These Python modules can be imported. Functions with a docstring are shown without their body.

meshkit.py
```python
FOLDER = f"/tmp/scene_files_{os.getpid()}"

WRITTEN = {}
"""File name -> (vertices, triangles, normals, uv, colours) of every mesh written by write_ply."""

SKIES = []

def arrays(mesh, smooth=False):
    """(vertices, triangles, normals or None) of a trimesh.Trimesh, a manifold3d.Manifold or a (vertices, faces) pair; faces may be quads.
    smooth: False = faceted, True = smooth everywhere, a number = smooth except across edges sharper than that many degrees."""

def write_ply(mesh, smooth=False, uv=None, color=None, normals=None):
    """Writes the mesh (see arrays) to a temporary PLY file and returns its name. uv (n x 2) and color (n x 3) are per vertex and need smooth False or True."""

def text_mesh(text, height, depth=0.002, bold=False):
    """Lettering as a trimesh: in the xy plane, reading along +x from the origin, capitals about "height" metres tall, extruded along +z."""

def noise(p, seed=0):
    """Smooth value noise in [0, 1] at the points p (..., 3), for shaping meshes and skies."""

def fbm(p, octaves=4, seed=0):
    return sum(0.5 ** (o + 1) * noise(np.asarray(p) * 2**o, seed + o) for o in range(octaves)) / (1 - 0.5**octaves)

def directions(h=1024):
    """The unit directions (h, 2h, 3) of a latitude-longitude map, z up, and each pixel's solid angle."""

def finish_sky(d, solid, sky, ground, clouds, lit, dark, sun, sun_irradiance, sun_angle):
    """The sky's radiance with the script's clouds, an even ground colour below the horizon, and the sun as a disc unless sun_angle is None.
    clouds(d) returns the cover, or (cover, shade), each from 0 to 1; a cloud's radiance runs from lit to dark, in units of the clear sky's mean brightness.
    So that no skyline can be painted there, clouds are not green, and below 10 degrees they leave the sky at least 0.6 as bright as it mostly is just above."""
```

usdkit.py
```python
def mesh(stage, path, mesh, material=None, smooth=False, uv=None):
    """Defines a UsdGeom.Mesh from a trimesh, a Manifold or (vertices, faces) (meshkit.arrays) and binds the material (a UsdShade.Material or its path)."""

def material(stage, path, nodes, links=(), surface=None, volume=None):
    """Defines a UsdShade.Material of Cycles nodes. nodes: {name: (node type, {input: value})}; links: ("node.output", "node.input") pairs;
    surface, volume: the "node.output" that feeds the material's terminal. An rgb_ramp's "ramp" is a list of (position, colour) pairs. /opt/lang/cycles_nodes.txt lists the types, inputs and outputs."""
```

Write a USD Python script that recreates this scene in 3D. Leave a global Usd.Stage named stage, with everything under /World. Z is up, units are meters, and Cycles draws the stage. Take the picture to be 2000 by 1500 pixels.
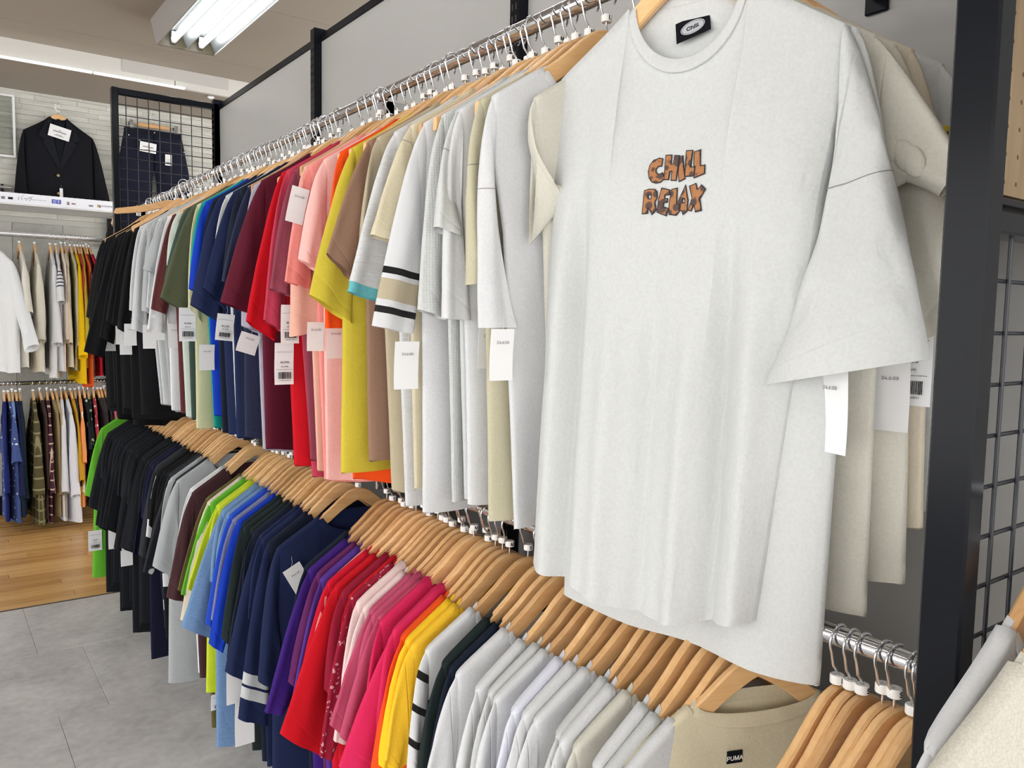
import math, random
import numpy as np, trimesh, shapely
from shapely import affinity
from scipy.interpolate import PchipInterpolator
from pxr import Usd, UsdGeom, UsdLux, UsdShade, Gf, Sdf
import usdkit, meshkit

# ------------------------------------------------------------------ camera, sky, lights, exposure
stage = Usd.Stage.CreateInMemory()
UsdGeom.SetStageUpAxis(stage, 'Z'); UsdGeom.SetStageMetersPerUnit(stage, 1.0)
UsdGeom.Xform.Define(stage, '/World'); UsdGeom.Scope.Define(stage, '/World/Looks')
CAM_H = 1.40
cam = UsdGeom.Camera.Define(stage, '/World/camera')
cam.CreateHorizontalApertureAttr(36.0); cam.CreateVerticalApertureAttr(27.0)
cam.CreateFocalLengthAttr(36.0 * 1568 / 2000)
cam.CreateClippingRangeAttr((0.02, 100.0))
cam.CreateFStopAttr(0.0)
cam.CreateExposureAttr(-0.70)
cam.AddTransformOp().Set(Gf.Matrix4d(0.80745095, -0.58965645, 0.01811754, 0, 0.03380763, 0.07691171, 0.99646457, 0, -0.58896521, -0.80398375, 0.08203732, 0, 0, 0, CAM_H, 1))

# the even light of the rest of the shop, coming in at the open sides
dome = UsdLux.DomeLight.Define(stage, '/World/shop_ambience')
dome.CreateColorAttr((1.0, 0.99, 0.975)); dome.CreateIntensityAttr(2.2)

# ceiling fixtures: (x, y) of their middles; each lamp's own light is made in its builder
FIXTURES = [(1.22, 4.13), (1.22, 2.0), (1.22, -0.2), (-0.9, 4.13), (-0.9, 2.0), (-0.9, -0.2), (-0.9, -2.4), (1.22, -2.4), (-3.0, 2.0), (-3.0, -0.2), (-3.0, 4.13)]
TUBE_POWER = 27.0

# a ceiling spotlight up the aisle behind the camera
SPOT = ((-0.55, -3.0, 2.80), (0.85, 0.5, 1.3), 30.0)
COVE_POWER = 2.6

# ------------------------------------------------------------------ helpers
W = '/World/'
COUNT = {}
def numbered(parent, name):
    k = COUNT.get((parent, name), 0); COUNT[(parent, name)] = k + 1
    return name if k == 0 else f'{name}_{k:03d}'
def tag(p, label=None, cat=None, group=None, kind=None):
    for k, v in (('label', label), ('category', cat), ('group', group), ('kind', kind)):
        if v: p.SetCustomDataByKey(k, v)
def thing(name, label, cat, loc=(0, 0, 0), rz=0.0, group=None, ry=0.0):
    x = UsdGeom.Xform.Define(stage, W + numbered('/World', name))
    x.AddTranslateOp().Set(Gf.Vec3d(*map(float, loc)))
    if rz: x.AddRotateZOp().Set(float(rz))
    if ry: x.AddRotateYOp().Set(float(ry))
    tag(x.GetPrim(), label, cat, group)
    return x.GetPrim()
def obj(name, m, mat, parent=None, smooth=False, uv=None, label=None):
    pp = '/World' if parent is None else str(parent.GetPath())
    q = usdkit.mesh(stage, pp + '/' + numbered(pp, name), m, mat, smooth=smooth, uv=uv)
    if isinstance(m, trimesh.Trimesh) is False and isinstance(m, tuple): q.CreateDoubleSidedAttr(True)
    if label: tag(q.GetPrim(), label)
    return q.GetPrim()
def struct(name, m, mat, parent=None, smooth=False, label=None):
    p = obj(name, m, mat, parent, smooth, label=label)
    if parent is None: tag(p, label=label, kind='structure')
    return p
def copy_of(src, name, label, cat, loc, rz=0.0, group=None, ry=0.0):
    p = thing(name, label, cat, loc, rz, group, ry)
    p.GetReferences().AddInternalReference(src.GetPath())
    p.SetInstanceable(True)
    return p
def cat(*ms): return trimesh.util.concatenate([m for m in ms])
def box(x0, x1, y0, y1, z0, z1, b=0.0):
    s = np.array([x1 - x0, y1 - y0, z1 - z0]); c = np.array([(x0 + x1) / 2, (y0 + y1) / 2, (z0 + z1) / 2])
    if b <= 0:
        m = trimesh.creation.box(s)
    else:
        p = []
        for sx in (-1, 1):
            for sy in (-1, 1):
                for sz in (-1, 1):
                    h = s / 2
                    for k in range(3):
                        q = h.copy() - b; q[k] = h[k]; p.append(q * (sx, sy, sz))
        m = trimesh.convex.convex_hull(np.array(p))
    m.apply_translation(c); return m
def tube(pts, r, n=8, caps=True):
    P = np.asarray(pts, float); k = len(P)
    T = np.gradient(P, axis=0); T /= np.linalg.norm(T, axis=1)[:, None]
    a = np.array([0, 0, 1.0]) if abs(T[0, 2]) < .9 else np.array([0, 1.0, 0])
    N = np.cross(T[0], a); N /= np.linalg.norm(N); V = []
    for i in range(k):
        N = N - T[i] * (N @ T[i]); N /= np.linalg.norm(N); B = np.cross(T[i], N)
        th = np.linspace(0, 2 * np.pi, n, endpoint=False)
        V.append(P[i] + r * (np.cos(th)[:, None] * N + np.sin(th)[:, None] * B))
    V = np.vstack(V); F = []
    for i in range(k - 1):
        for j in range(n):
            a0, a1, b0, b1 = i * n + j, i * n + (j + 1) % n, (i + 1) * n + j, (i + 1) * n + (j + 1) % n
            F += [(a0, b1, a1), (a0, b0, b1)]
    if caps:
        for base, fl in ((0, 1), ((k - 1) * n, 0)):
            for j in range(1, n - 1):
                F.append((base, base + j, base + j + 1) if fl else (base, base + j + 1, base + j))
    return trimesh.Trimesh(V, np.array(F), process=False)
def lathe(prof, n=24):
    return trimesh.creation.revolve(np.asarray(prof, float), sections=n)
def text(s, h, bold=False, depth=.0006):
    m = meshkit.text_mesh(s, h, depth, bold); b = m.bounds
    m.apply_translation([-(b[0, 0] + b[1, 0]) / 2, -(b[0, 1] + b[1, 1]) / 2, 0]); return m
def face_front(m, loc=(0, 0, 0), rot=0.0):
    """lettering made in xy, stood up in the xz plane facing -y"""
    m = m.copy()
    m.apply_transform(trimesh.transformations.rotation_matrix(rot, [0, 0, 1]))
    m.apply_transform(trimesh.transformations.rotation_matrix(np.pi / 2, [1, 0, 0]))
    m.apply_translation(loc); return m
def lin(c):
    c = np.asarray(c, float) / 255
    return tuple(np.where(c < .04045, c / 12.92, ((c + .055) / 1.055) ** 2.4))

# ------------------------------------------------------------------ materials
MATS = {}
def mat(name, nodes, links, surface='p.BSDF'):
    if name not in MATS: MATS[name] = usdkit.material(stage, '/World/Looks/' + name, nodes, links, surface=surface)
    return MATS[name]
def plain(name, rgb, rough=.5, metal=0.0, **kw):
    return mat(name, {'p': ('principled_bsdf', dict(base_color=lin(rgb), roughness=rough, metallic=metal, **kw))}, [])
def fabric(rgb, kind='jersey', stripes=None, name=None):
    """woven or knit cloth. stripes: (axis value ramp) for printed or knitted bands"""
    name = name or 'cloth_%d_%d_%d_%s' % (*rgb, kind)
    c = np.array(lin(rgb))
    nodes = {'tc': ('texture_coordinate', {}), 'n1': ('noise_texture', dict(scale=9.0, detail=2.5, roughness=.6)), 'm1': ('mapping', dict(scale=(1.0, 1.0, .55))),
             'n2': ('noise_texture', dict(scale=260.0, detail=0.0)),
             'mx': ('mix_color', dict(a=tuple(c * .93), b=tuple(np.minimum(c * 1.05, .93)))),
             'b1': ('bump', dict(strength=.45, distance=.012)), 'b2': ('bump', dict(strength=.25, distance=.0012)),
             'p': ('principled_bsdf', dict(roughness=.88, specular_ior_level=.25)),
             'tr': ('translucent_bsdf', dict(color=tuple(c))), 'ms': ('mix_closure', dict(fac=.12))}
    links = [('tc.object', 'm1.vector'), ('m1.vector', 'n1.vector'), ('tc.object', 'n2.vector'), ('n2.fac', 'mx.fac'), ('mx.result', 'p.base_color'),
             ('n1.fac', 'b1.height'), ('b1.normal', 'b2.normal'), ('n2.fac', 'b2.height'), ('b2.normal', 'p.normal'), ('p.BSDF', 'ms.closure1'), ('tr.BSDF', 'ms.closure2')]
    if kind == 'waffle':
        nodes['wv'] = ('wave_texture', dict(bands_direction='x', scale=70.0)); nodes['wz'] = ('wave_texture', dict(bands_direction='z', scale=70.0))
        nodes['ad'] = ('math', dict(math_type='add')); nodes['b3'] = ('bump', dict(strength=.25, distance=.0015))
        links += [('tc.object', 'wv.vector'), ('tc.object', 'wz.vector'), ('wv.fac', 'ad.value1'), ('wz.fac', 'ad.value2'), ('ad.value', 'b3.height'), ('b3.normal', 'b1.normal')]
    if kind == 'slub':
        nodes['ms2'] = ('mapping', dict(scale=(14.0, 14.0, 150.0))); nodes['n3'] = ('noise_texture', dict(scale=1.0, detail=2.0)); nodes['b3'] = ('bump', dict(strength=.6, distance=.006))
        links += [('tc.object', 'ms2.vector'), ('ms2.vector', 'n3.vector'), ('n3.fac', 'b3.height'), ('b3.normal', 'b1.normal')]
    if kind == 'crinkled':
        nodes['n4'] = ('noise_texture', dict(scale=26.0, detail=2.5, distortion=.8)); nodes['m4'] = ('mapping', dict(scale=(1.0, 1.0, .7))); nodes['b3'] = ('bump', dict(strength=.5, distance=.006))
        links += [('tc.object', 'm4.vector'), ('m4.vector', 'n4.vector'), ('n4.fac', 'b3.height'), ('b3.normal', 'b1.normal')]
    if kind == 'heather':
        nodes['n2'] = ('noise_texture', dict(scale=420.0, detail=3.0, roughness=.7)); nodes['mx'] = ('mix_color', dict(a=tuple(c * .62), b=tuple(np.minimum(c * 1.38, .9))))
    if kind == 'denim':
        nodes['mx'] = ('mix_color', dict(a=tuple(c * .8), b=tuple(np.minimum(c * 1.2, .9))))
    if kind in ('bandana', 'floral', 'dotted', 'spots'):
        bg, fg, sc, th = stripes
        nodes['v'] = ('voronoi_texture', dict(scale=sc, randomness=.9)); nodes['rp'] = ('rgb_ramp', {'ramp': [(0, fg), (th, fg), (th + .02, bg), (1, bg)]})
        nodes['nz'] = ('noise_texture', dict(scale=sc * .9, detail=3.0)); nodes['vm'] = ('vector_math', dict(math_type='multiply_add', vector2=(.03, .03, .03)))
        links = [l for l in links if l[1] != 'p.base_color'] + [('nz.color', 'vm.vector1'), ('tc.object', 'nz.vector'), ('tc.object', 'vm.vector3'), ('vm.vector', 'v.vector'), ('v.distance', 'rp.fac'), ('rp.color', 'p.base_color')]
    elif kind == 'plaid':
        bg, fg, sc = stripes
        nodes['w1'] = ('wave_texture', dict(bands_direction='x', scale=sc, profile='tri')); nodes['w2'] = ('wave_texture', dict(bands_direction='z', scale=sc, profile='tri'))
        nodes['mxx'] = ('math', dict(math_type='maximum')); nodes['rp'] = ('rgb_ramp', {'ramp': [(0, bg), (.8, bg), (.88, fg), (1, fg)]})
        links = [l for l in links if l[1] != 'p.base_color'] + [('tc.object', 'w1.vector'), ('tc.object', 'w2.vector'), ('w1.fac', 'mxx.value1'), ('w2.fac', 'mxx.value2'), ('mxx.value', 'rp.fac'), ('rp.color', 'p.base_color')]
    elif kind in ('bands', 'ubands'):            # bands: along the height in metres below the hanger's top; ubands: along a sleeve (uv v)
        lo, hi, stops = stripes
        nodes['sx'] = ('separate_xyz', {}); nodes['mr'] = ('map_range', dict(from_min=lo, from_max=hi)); nodes['rp'] = ('rgb_ramp', {'ramp': stops, 'interpolate': False})
        src = ('tc.object', 'sx.vector')
        if kind == 'ubands': nodes['uv'] = ('uvmap', dict(attribute='st')); src = ('uv.UV', 'sx.vector')
        links = [l for l in links if l[1] != 'p.base_color'] + [src, ('sx.z' if kind == 'bands' else 'sx.y', 'mr.value'), ('mr.result', 'rp.fac'), ('rp.color', 'p.base_color')]
    return mat(name, nodes, links, 'ms.closure')
def stops_of(seq):
    """[(length, rgb)] -> ramp stops over 0..1"""
    tot = sum(a for a, _ in seq); at, out = 0, []
    for a, c in seq: out.append((at / tot, lin(c))); at += a
    return out

M_wood = mat('hanger_wood', {'tc': ('texture_coordinate', {}), 'oi': ('object_info', {}), 'mp': ('mapping', dict(scale=(7.0, 60.0, 60.0))), 'va': ('vector_math', dict(math_type='add')),
    'n': ('noise_texture', dict(scale=1.0, detail=4.0, distortion=1.2)), 'r1': ('rgb_ramp', {'ramp': [(0, lin((196, 146, 96))), (.45, lin((224, 180, 128))), (1, lin((240, 204, 156)))]}),
    'r2': ('rgb_ramp', {'ramp': [(0, (.72, .64, .55)), (.5, (.98, .95, .90)), (1, (1.1, 1.09, 1.06))]}), 'mu': ('mix', dict(mix_type='multiply', fac=1.0)),
    'p': ('principled_bsdf', dict(roughness=.36, coat_weight=.25, coat_roughness=.25))},
    [('tc.object', 'mp.vector'), ('mp.vector', 'va.vector1'), ('oi.location', 'va.vector2'), ('va.vector', 'n.vector'), ('n.fac', 'r1.fac'), ('oi.random', 'r2.fac'), ('r1.color', 'mu.color1'), ('r2.color', 'mu.color2'), ('mu.color', 'p.base_color')])
M_chrome = plain('chrome', (225, 225, 228), .12, 1.0)
M_rail = plain('rail_chrome', (205, 206, 210), .1, 1.0)
M_black = plain('black_frame_paint', (20, 22, 27), .2, specular_ior_level=.12)
M_wire = plain('black_wire_paint', (42, 45, 52), .4)
M_marker = plain('white_marker_plastic', (228, 226, 222), .35)
M_ink = plain('black_ink', (26, 26, 30), .7)
M_greyink = plain('grey_ink', (120, 120, 124), .7)
M_blueink = plain('blue_ink', (70, 84, 178), .7)
M_thread = plain('seam_thread', (150, 146, 142), .8)
M_card = plain('tag_card', (232, 232, 233), .6)
M_whitepaint = plain('white_paint', (226, 226, 226), .45)
M_panel = mat('grey_panel', {'tc': ('texture_coordinate', {}), 'n': ('noise_texture', dict(scale=3.0, detail=3.0)), 'mx': ('mix_color', dict(a=lin((166, 165, 163)), b=lin((176, 175, 173)))), 'p': ('principled_bsdf', dict(roughness=.3, specular_ior_level=.5))},
    [('tc.object', 'n.vector'), ('n.fac', 'mx.fac'), ('mx.result', 'p.base_color')])
M_ceiling = mat('ceiling_board', {'tc': ('texture_coordinate', {}), 'n': ('noise_texture', dict(scale=1.2, detail=3.0)), 'mx': ('mix_color', dict(a=lin((150, 142, 131)), b=lin((161, 153, 142)))), 'p': ('principled_bsdf', dict(roughness=.8))},
    [('tc.object', 'n.vector'), ('n.fac', 'mx.fac'), ('mx.result', 'p.base_color')])
M_bulk = plain('bulkhead_paint', (205, 203, 198), .6)
M_joint = plain('dark_joint', (70, 62, 54), .8)
M_grout = plain('tile_joint', (176, 174, 172), .8)
def stone(name, a, b):
    return mat(name, {'tc': ('texture_coordinate', {}), 'mp': ('mapping', dict(scale=(2.2, 2.2, 2.2))), 'n': ('noise_texture', dict(scale=1.6, detail=8.0, roughness=.65, distortion=.5)),
        'n2': ('noise_texture', dict(scale=14.0, detail=4.0)), 'ad': ('mix_float', dict(fac=.3)), 'r': ('rgb_ramp', {'ramp': [(.3, lin(a)), (.7, lin(b))]}), 'p': ('principled_bsdf', dict(roughness=.42))},
        [('tc.object', 'mp.vector'), ('mp.vector', 'n.vector'), ('mp.vector', 'n2.vector'), ('n.fac', 'ad.a'), ('n2.fac', 'ad.b'), ('ad.result', 'r.fac'), ('r.color', 'p.base_color')])
M_tile = [stone('concrete_tile_%d' % i, np.array((182, 180, 180)) + d, np.array((236, 234, 233)) + d) for i, d in enumerate((-2, 0, 2))]
def plank(name, a, b):
    return mat(name, {'tc': ('texture_coordinate', {}), 'mp': ('mapping', dict(scale=(1.6, 34.0, 8.0))), 'n': ('noise_texture', dict(scale=1.0, detail=5.0, distortion=.8)), 'r': ('rgb_ramp', {'ramp': [(.25, lin(a)), (.75, lin(b))]}), 'p': ('principled_bsdf', dict(roughness=.3))},
        [('tc.object', 'mp.vector'), ('mp.vector', 'n.vector'), ('n.fac', 'r.fac'), ('r.color', 'p.base_color')])
M_plank = [plank('oak_plank_%d' % i, a, b) for i, (a, b) in enumerate((((186, 136, 76), (222, 176, 112)), ((200, 150, 88), (232, 188, 126)), ((176, 126, 70), (212, 164, 102))))]
M_brick = [mat('split_stone_%d' % i, {'tc': ('texture_coordinate', {}), 'mp': ('mapping', dict(scale=(5.0, 20.0, 40.0))), 'n': ('noise_texture', dict(scale=1.0, detail=6.0)), 'r': ('rgb_ramp', {'ramp': [(.25, lin(np.array((178, 178, 170)) + d)), (.75, lin(np.array((206, 205, 197)) + d))]}), 'p': ('principled_bsdf', dict(roughness=.8))},
    [('tc.object', 'mp.vector'), ('mp.vector', 'n.vector'), ('n.fac', 'r.fac'), ('r.color', 'p.base_color')]) for i, d in enumerate((-6, 0, 5))]
M_mortar = plain('wall_base', (182, 181, 174), .9)
M_peg = mat('pegboard_wood', {'tc': ('texture_coordinate', {}), 'mp': ('mapping', dict(scale=(30.0, 30.0, 4.0))), 'n': ('noise_texture', dict(scale=1.0, detail=6.0, distortion=.6)), 'r': ('rgb_ramp', {'ramp': [(.2, lin((104, 86, 62))), (.8, lin((150, 128, 98)))]}), 'p': ('principled_bsdf', dict(roughness=.6))},
    [('tc.object', 'mp.vector'), ('mp.vector', 'n.vector'), ('n.fac', 'r.fac'), ('r.color', 'p.base_color')])
M_tube = mat('lit_tube', {'e': ('emission', dict(color=(.985, .995, 1.0), strength=TUBE_POWER))}, [], 'e.emission')
M_cove = mat('lit_strip', {'e': ('emission', dict(color=(1.0, .97, .92), strength=COVE_POWER))}, [], 'e.emission')
M_housing = plain('lamp_housing', (150, 146, 142), .5)
M_reflector = plain('lamp_reflector', (88, 92, 92), .35)
M_lampend = plain('lamp_end_cap', (70, 62, 42), .5)

# ------------------------------------------------------------------ the room
PANEL_X = 1.285; RAIL_X = 0.88; Z_UP = 1.912; Z_LOW = 1.024; RAIL_R = .0125; HOOK = .072
POSTS = [0.40, 1.733, 3.067, 4.40]
WALL_Y = 6.40; CEIL = 2.96; SOFFIT = 2.856; BULK_Y = 5.60
# floor: a base slab, with grey tiles and wooden planks as its pieces
floor = struct('floor', box(-6, 6, -6, 7.0, -.1, -.006), M_grout)
rng = np.random.default_rng(5)
def slab(x0, x1, y0, y1, z, g=.0005):
    return box(x0 + g, x1 - g, y0 + g, y1 - g, -.006, z, .0009)
TX = [.33 - .495 * k for k in range(-6, 8)]
for i in range(-6, 8):
    for j in range(0, 10):
        y0 = 4.30 - .62 * (j + 1); y1 = y0 + .62
        xo = .33 + .495 * i + (.16 if j % 2 else 0)
        if y1 < -1.0 or xo > 3.2 or xo < -3: continue
        obj('tile', slab(xo, xo + .495, y0, y1, rng.uniform(-.0004, .0002)), M_tile[rng.integers(3)], floor)
obj('edge_strip', box(-3.2, 3.2, 4.298, 4.312, -.006, .0012, .0008), M_joint, floor)
for k in range(28):
    y0 = 4.312 + k * .075; xo = -3 + rng.uniform(0, .9)
    x = xo - .9
    while x < 3.0:
        obj('plank', slab(max(x, -3), min(x + .9, 3.0), y0, y0 + .075, rng.uniform(-.0005, .0002), .0008), M_plank[rng.integers(3)], floor); x += .9
# ceiling boards with joints along x
ceil = struct('ceiling', box(-6, 6, -6, 7.0, CEIL + .012, CEIL + .1), M_joint)
for (a, b) in ((5.247, BULK_Y + .02), (4.23, 5.243), (3.2, 4.226), (2.18, 3.196), (1.16, 2.176), (.14, 1.156), (-.88, .136), (-1.9, -.884), (-6, -1.904)):
    obj('ceiling_board', box(-6, 6, a, b, CEIL, CEIL + .012), M_ceiling, ceil)
bulk = struct('trim_1', box(-6, 6, BULK_Y, BULK_Y + .03, SOFFIT - .012, CEIL), M_bulk, label='pale grey bulkhead fascia below the ceiling')
obj('soffit_board', box(-6, 6, BULK_Y + .03, WALL_Y, SOFFIT, SOFFIT + .02), M_ceiling, bulk)
for x in (1.36,): obj('fascia_joint', box(x, x + .004, BULK_Y - .0008, BULK_Y, SOFFIT - .01, CEIL), M_joint, bulk)
obj('end_panel', box(1.05, 1.70, BULK_Y - .006, BULK_Y, SOFFIT + .03, CEIL), plain('fascia_grey', (186, 184, 180), .5), bulk)
strip = thing('cove_light', 'long lit white light strip along the bottom edge of the bulkhead', 'light', (0, BULK_Y - .012, SOFFIT - .006))
for a, b in ((-2.6, .88), (.888, 1.42)):
    obj('lit_strip', box(a, b, -.012, .012, -.012, .0, .003), M_cove, strip)
spotm = thing('downlight', 'tiny bright round downlight in the soffit above the far mesh frame', 'light', (1.62, BULK_Y + .12, SOFFIT - .006))
obj('lens', lathe([(0, -.004), (.014, -.004), (.016, 0), (0, 0)], 16), M_cove, spotm)
obj('rim', lathe([(.016, -.003), (.022, -.003), (.024, .004), (.016, .004), (.016, -.003)], 20), M_whitepaint, spotm)

# back wall: base with split-stone bricks above the rail, plain below
wall = struct('wall_back', box(-4, 5, WALL_Y + .012, WALL_Y + .12, 0, CEIL), M_mortar)
rng = np.random.default_rng(8)
z = 2.02
bricks = 0; extra = []
while z < SOFFIT:
    h = .034; x = .28 + rng.uniform(-.3, 0)
    while x < 2.0:
        L = rng.uniform(.14, .36)
        d = rng.uniform(.004, .012)
        m = box(max(x, .2), min(x + L, 2.05) - .0006, WALL_Y - d, WALL_Y + .014, z + .0003, min(z + h, SOFFIT) - .0003, .0012) if min(x + L, 2.05) - max(x, .2) > .02 else None
        if m is not None:
            mm = M_brick[rng.integers(3)]
            if bricks < 300: obj('brick', m, mm, wall)
            else: extra.append(m)
            bricks += 1
        x += L
    z += h
if extra:
    q = obj('brickwork', cat(*extra), M_brick[1], wall); tag(q, kind='stuff')
# concrete-look panels of the lower back wall
for i, x in enumerate(np.arange(-.4, 2.2, .30)):
    for j, (z0, z1) in enumerate(((.06, 1.0), (1.004, 1.5), (1.504, 1.98))):
        obj('wall_panel', box(x + .001, x + .299, WALL_Y - .002, WALL_Y + .013, z0, z1, .002), stone('wall_concrete_%d' % (i % 3), np.array((140, 140, 134)) + 6 * (i % 3), np.array((170, 170, 163)) + 6 * (i % 3)), wall)
# fluorescent ceiling fixtures
def fixture(name, label, loc, first=None):
    if first is not None: return copy_of(first, name, label, 'ceiling light', loc, group='twin-tube ceiling lights')
    t = thing(name, label, 'ceiling light', loc, group='twin-tube ceiling lights')
    Lh = .625; zt = .0
    # housing: sloped sides, flat top
    prof = [(-.155, -.125), (-.185, 0), (.185, 0), (.155, -.125), (.148, -.125), (.150, -.02), (-.150, -.02), (-.148, -.125)]
    hs = trimesh.creation.extrude_polygon(shapely.Polygon(prof), 2 * Lh); hs.apply_transform(trimesh.transformations.rotation_matrix(np.pi / 2, [1, 0, 0])); hs.apply_translation([0, Lh, 0])
    obj('housing', hs, M_housing, t)
    for y in (-Lh, Lh):
        obj('end_plate', box(-.15, .15, y - .004, y + .004, -.125, -.01), M_lampend, t)
    rf = [(-.148, -.118), (-.118, -.05), (-.065, -.04), (-.03, -.05), (0, -.118), (.03, -.05), (.065, -.04), (.118, -.05), (.148, -.118)]
    V = [(x, y, zz) for y in (-Lh + .01, Lh - .01) for x, zz in rf]; n = len(rf)
    F = [(i, i + 1, n + i + 1, n + i) for i in range(n - 1)]
    obj('reflector', (np.array(V), np.array(F)), M_reflector, t)
    for x in (-.072, .072):
        tb = obj('lamp_tube', tube([(x, y, -.088) for y in np.linspace(-Lh + .035, Lh - .035, 2)], .0165, 10), M_tube, t, True)
        for y, s in ((-Lh + .02, 1), (Lh - .02, -1)):
            obj('tube_socket', box(x - .012, x + .012, y - .012, y + .012, -.105, -.045, .003), M_whitepaint, tb)
    return t
f0 = None
NAMES = ['twin-tube fluorescent fixture at the top of the photo above the grey panel']
for i, (x, y) in enumerate(FIXTURES):
    lab = NAMES[0] if i == 0 else 'white twin-tube ceiling fixture %s, %s' % ({1.22: 'above the grey panel', -.9: 'above the aisle', -3.0: 'across the aisle'}[x], {4.13: 'towards the back wall', 2.0: 'halfway along the display', -.2: 'level with the camera', -2.4: 'behind the camera'}[y])
    t = fixture('fluorescent_fixture', lab, (x, y, CEIL + .002), f0); f0 = f0 or t
# spotlight
sp = thing('track_spotlight', 'small white track spotlight on the ceiling behind the camera', 'spotlight', SPOT[0])
obj('can', cat(tube([(0, 0, .02), (-.03, -.09, .055)], .04, 20), tube([(0, -.03, .05), (0, -.03, .16)], .008, 8)), M_whitepaint, sp)
sl = UsdLux.SphereLight.Define(stage, W + 'spot_glow'); sl.CreateRadiusAttr(.03); sl.CreateIntensityAttr(SPOT[2]); sl.CreateColorAttr((1.0, .97, .92))
sl.AddTranslateOp().Set(Gf.Vec3d(SPOT[0][0] + .035, SPOT[0][1] + .09, SPOT[0][2] - .03))

# ------------------------------------------------------------------ gondola: panels, posts, rails, mesh end frames
pb = thing('display_panel_wall', 'long grey back panel of the clothes display with black posts', 'display panel', (PANEL_X, 0, 0))
ztop = 2.485
for a, b in zip([-.93] + POSTS[:-1], POSTS):
    obj('panel', box(.0, .02, a + .012, b - .012, .08, ztop - .012, .001), M_panel, pb)
    obj('top_rail', box(-.004, .032, a + .012, b - .012, ztop - .03, ztop, .002), M_black, pb)
for k, y in enumerate(POSTS):
    m = [box(-.03, .03, y - .02, y + .02, 0, ztop + .02, .002)]
    po = obj('post', cat(*m), M_black, pb)
    sl_ = [box(-.0306, -.0296, y + s * .008 - .002, y + s * .008 + .002, zz, zz + .016) for zz in np.arange(.3, ztop - .05, .03) for s in (-1, 1)]
    obj('slot_row', cat(*sl_), M_joint, po)

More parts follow.
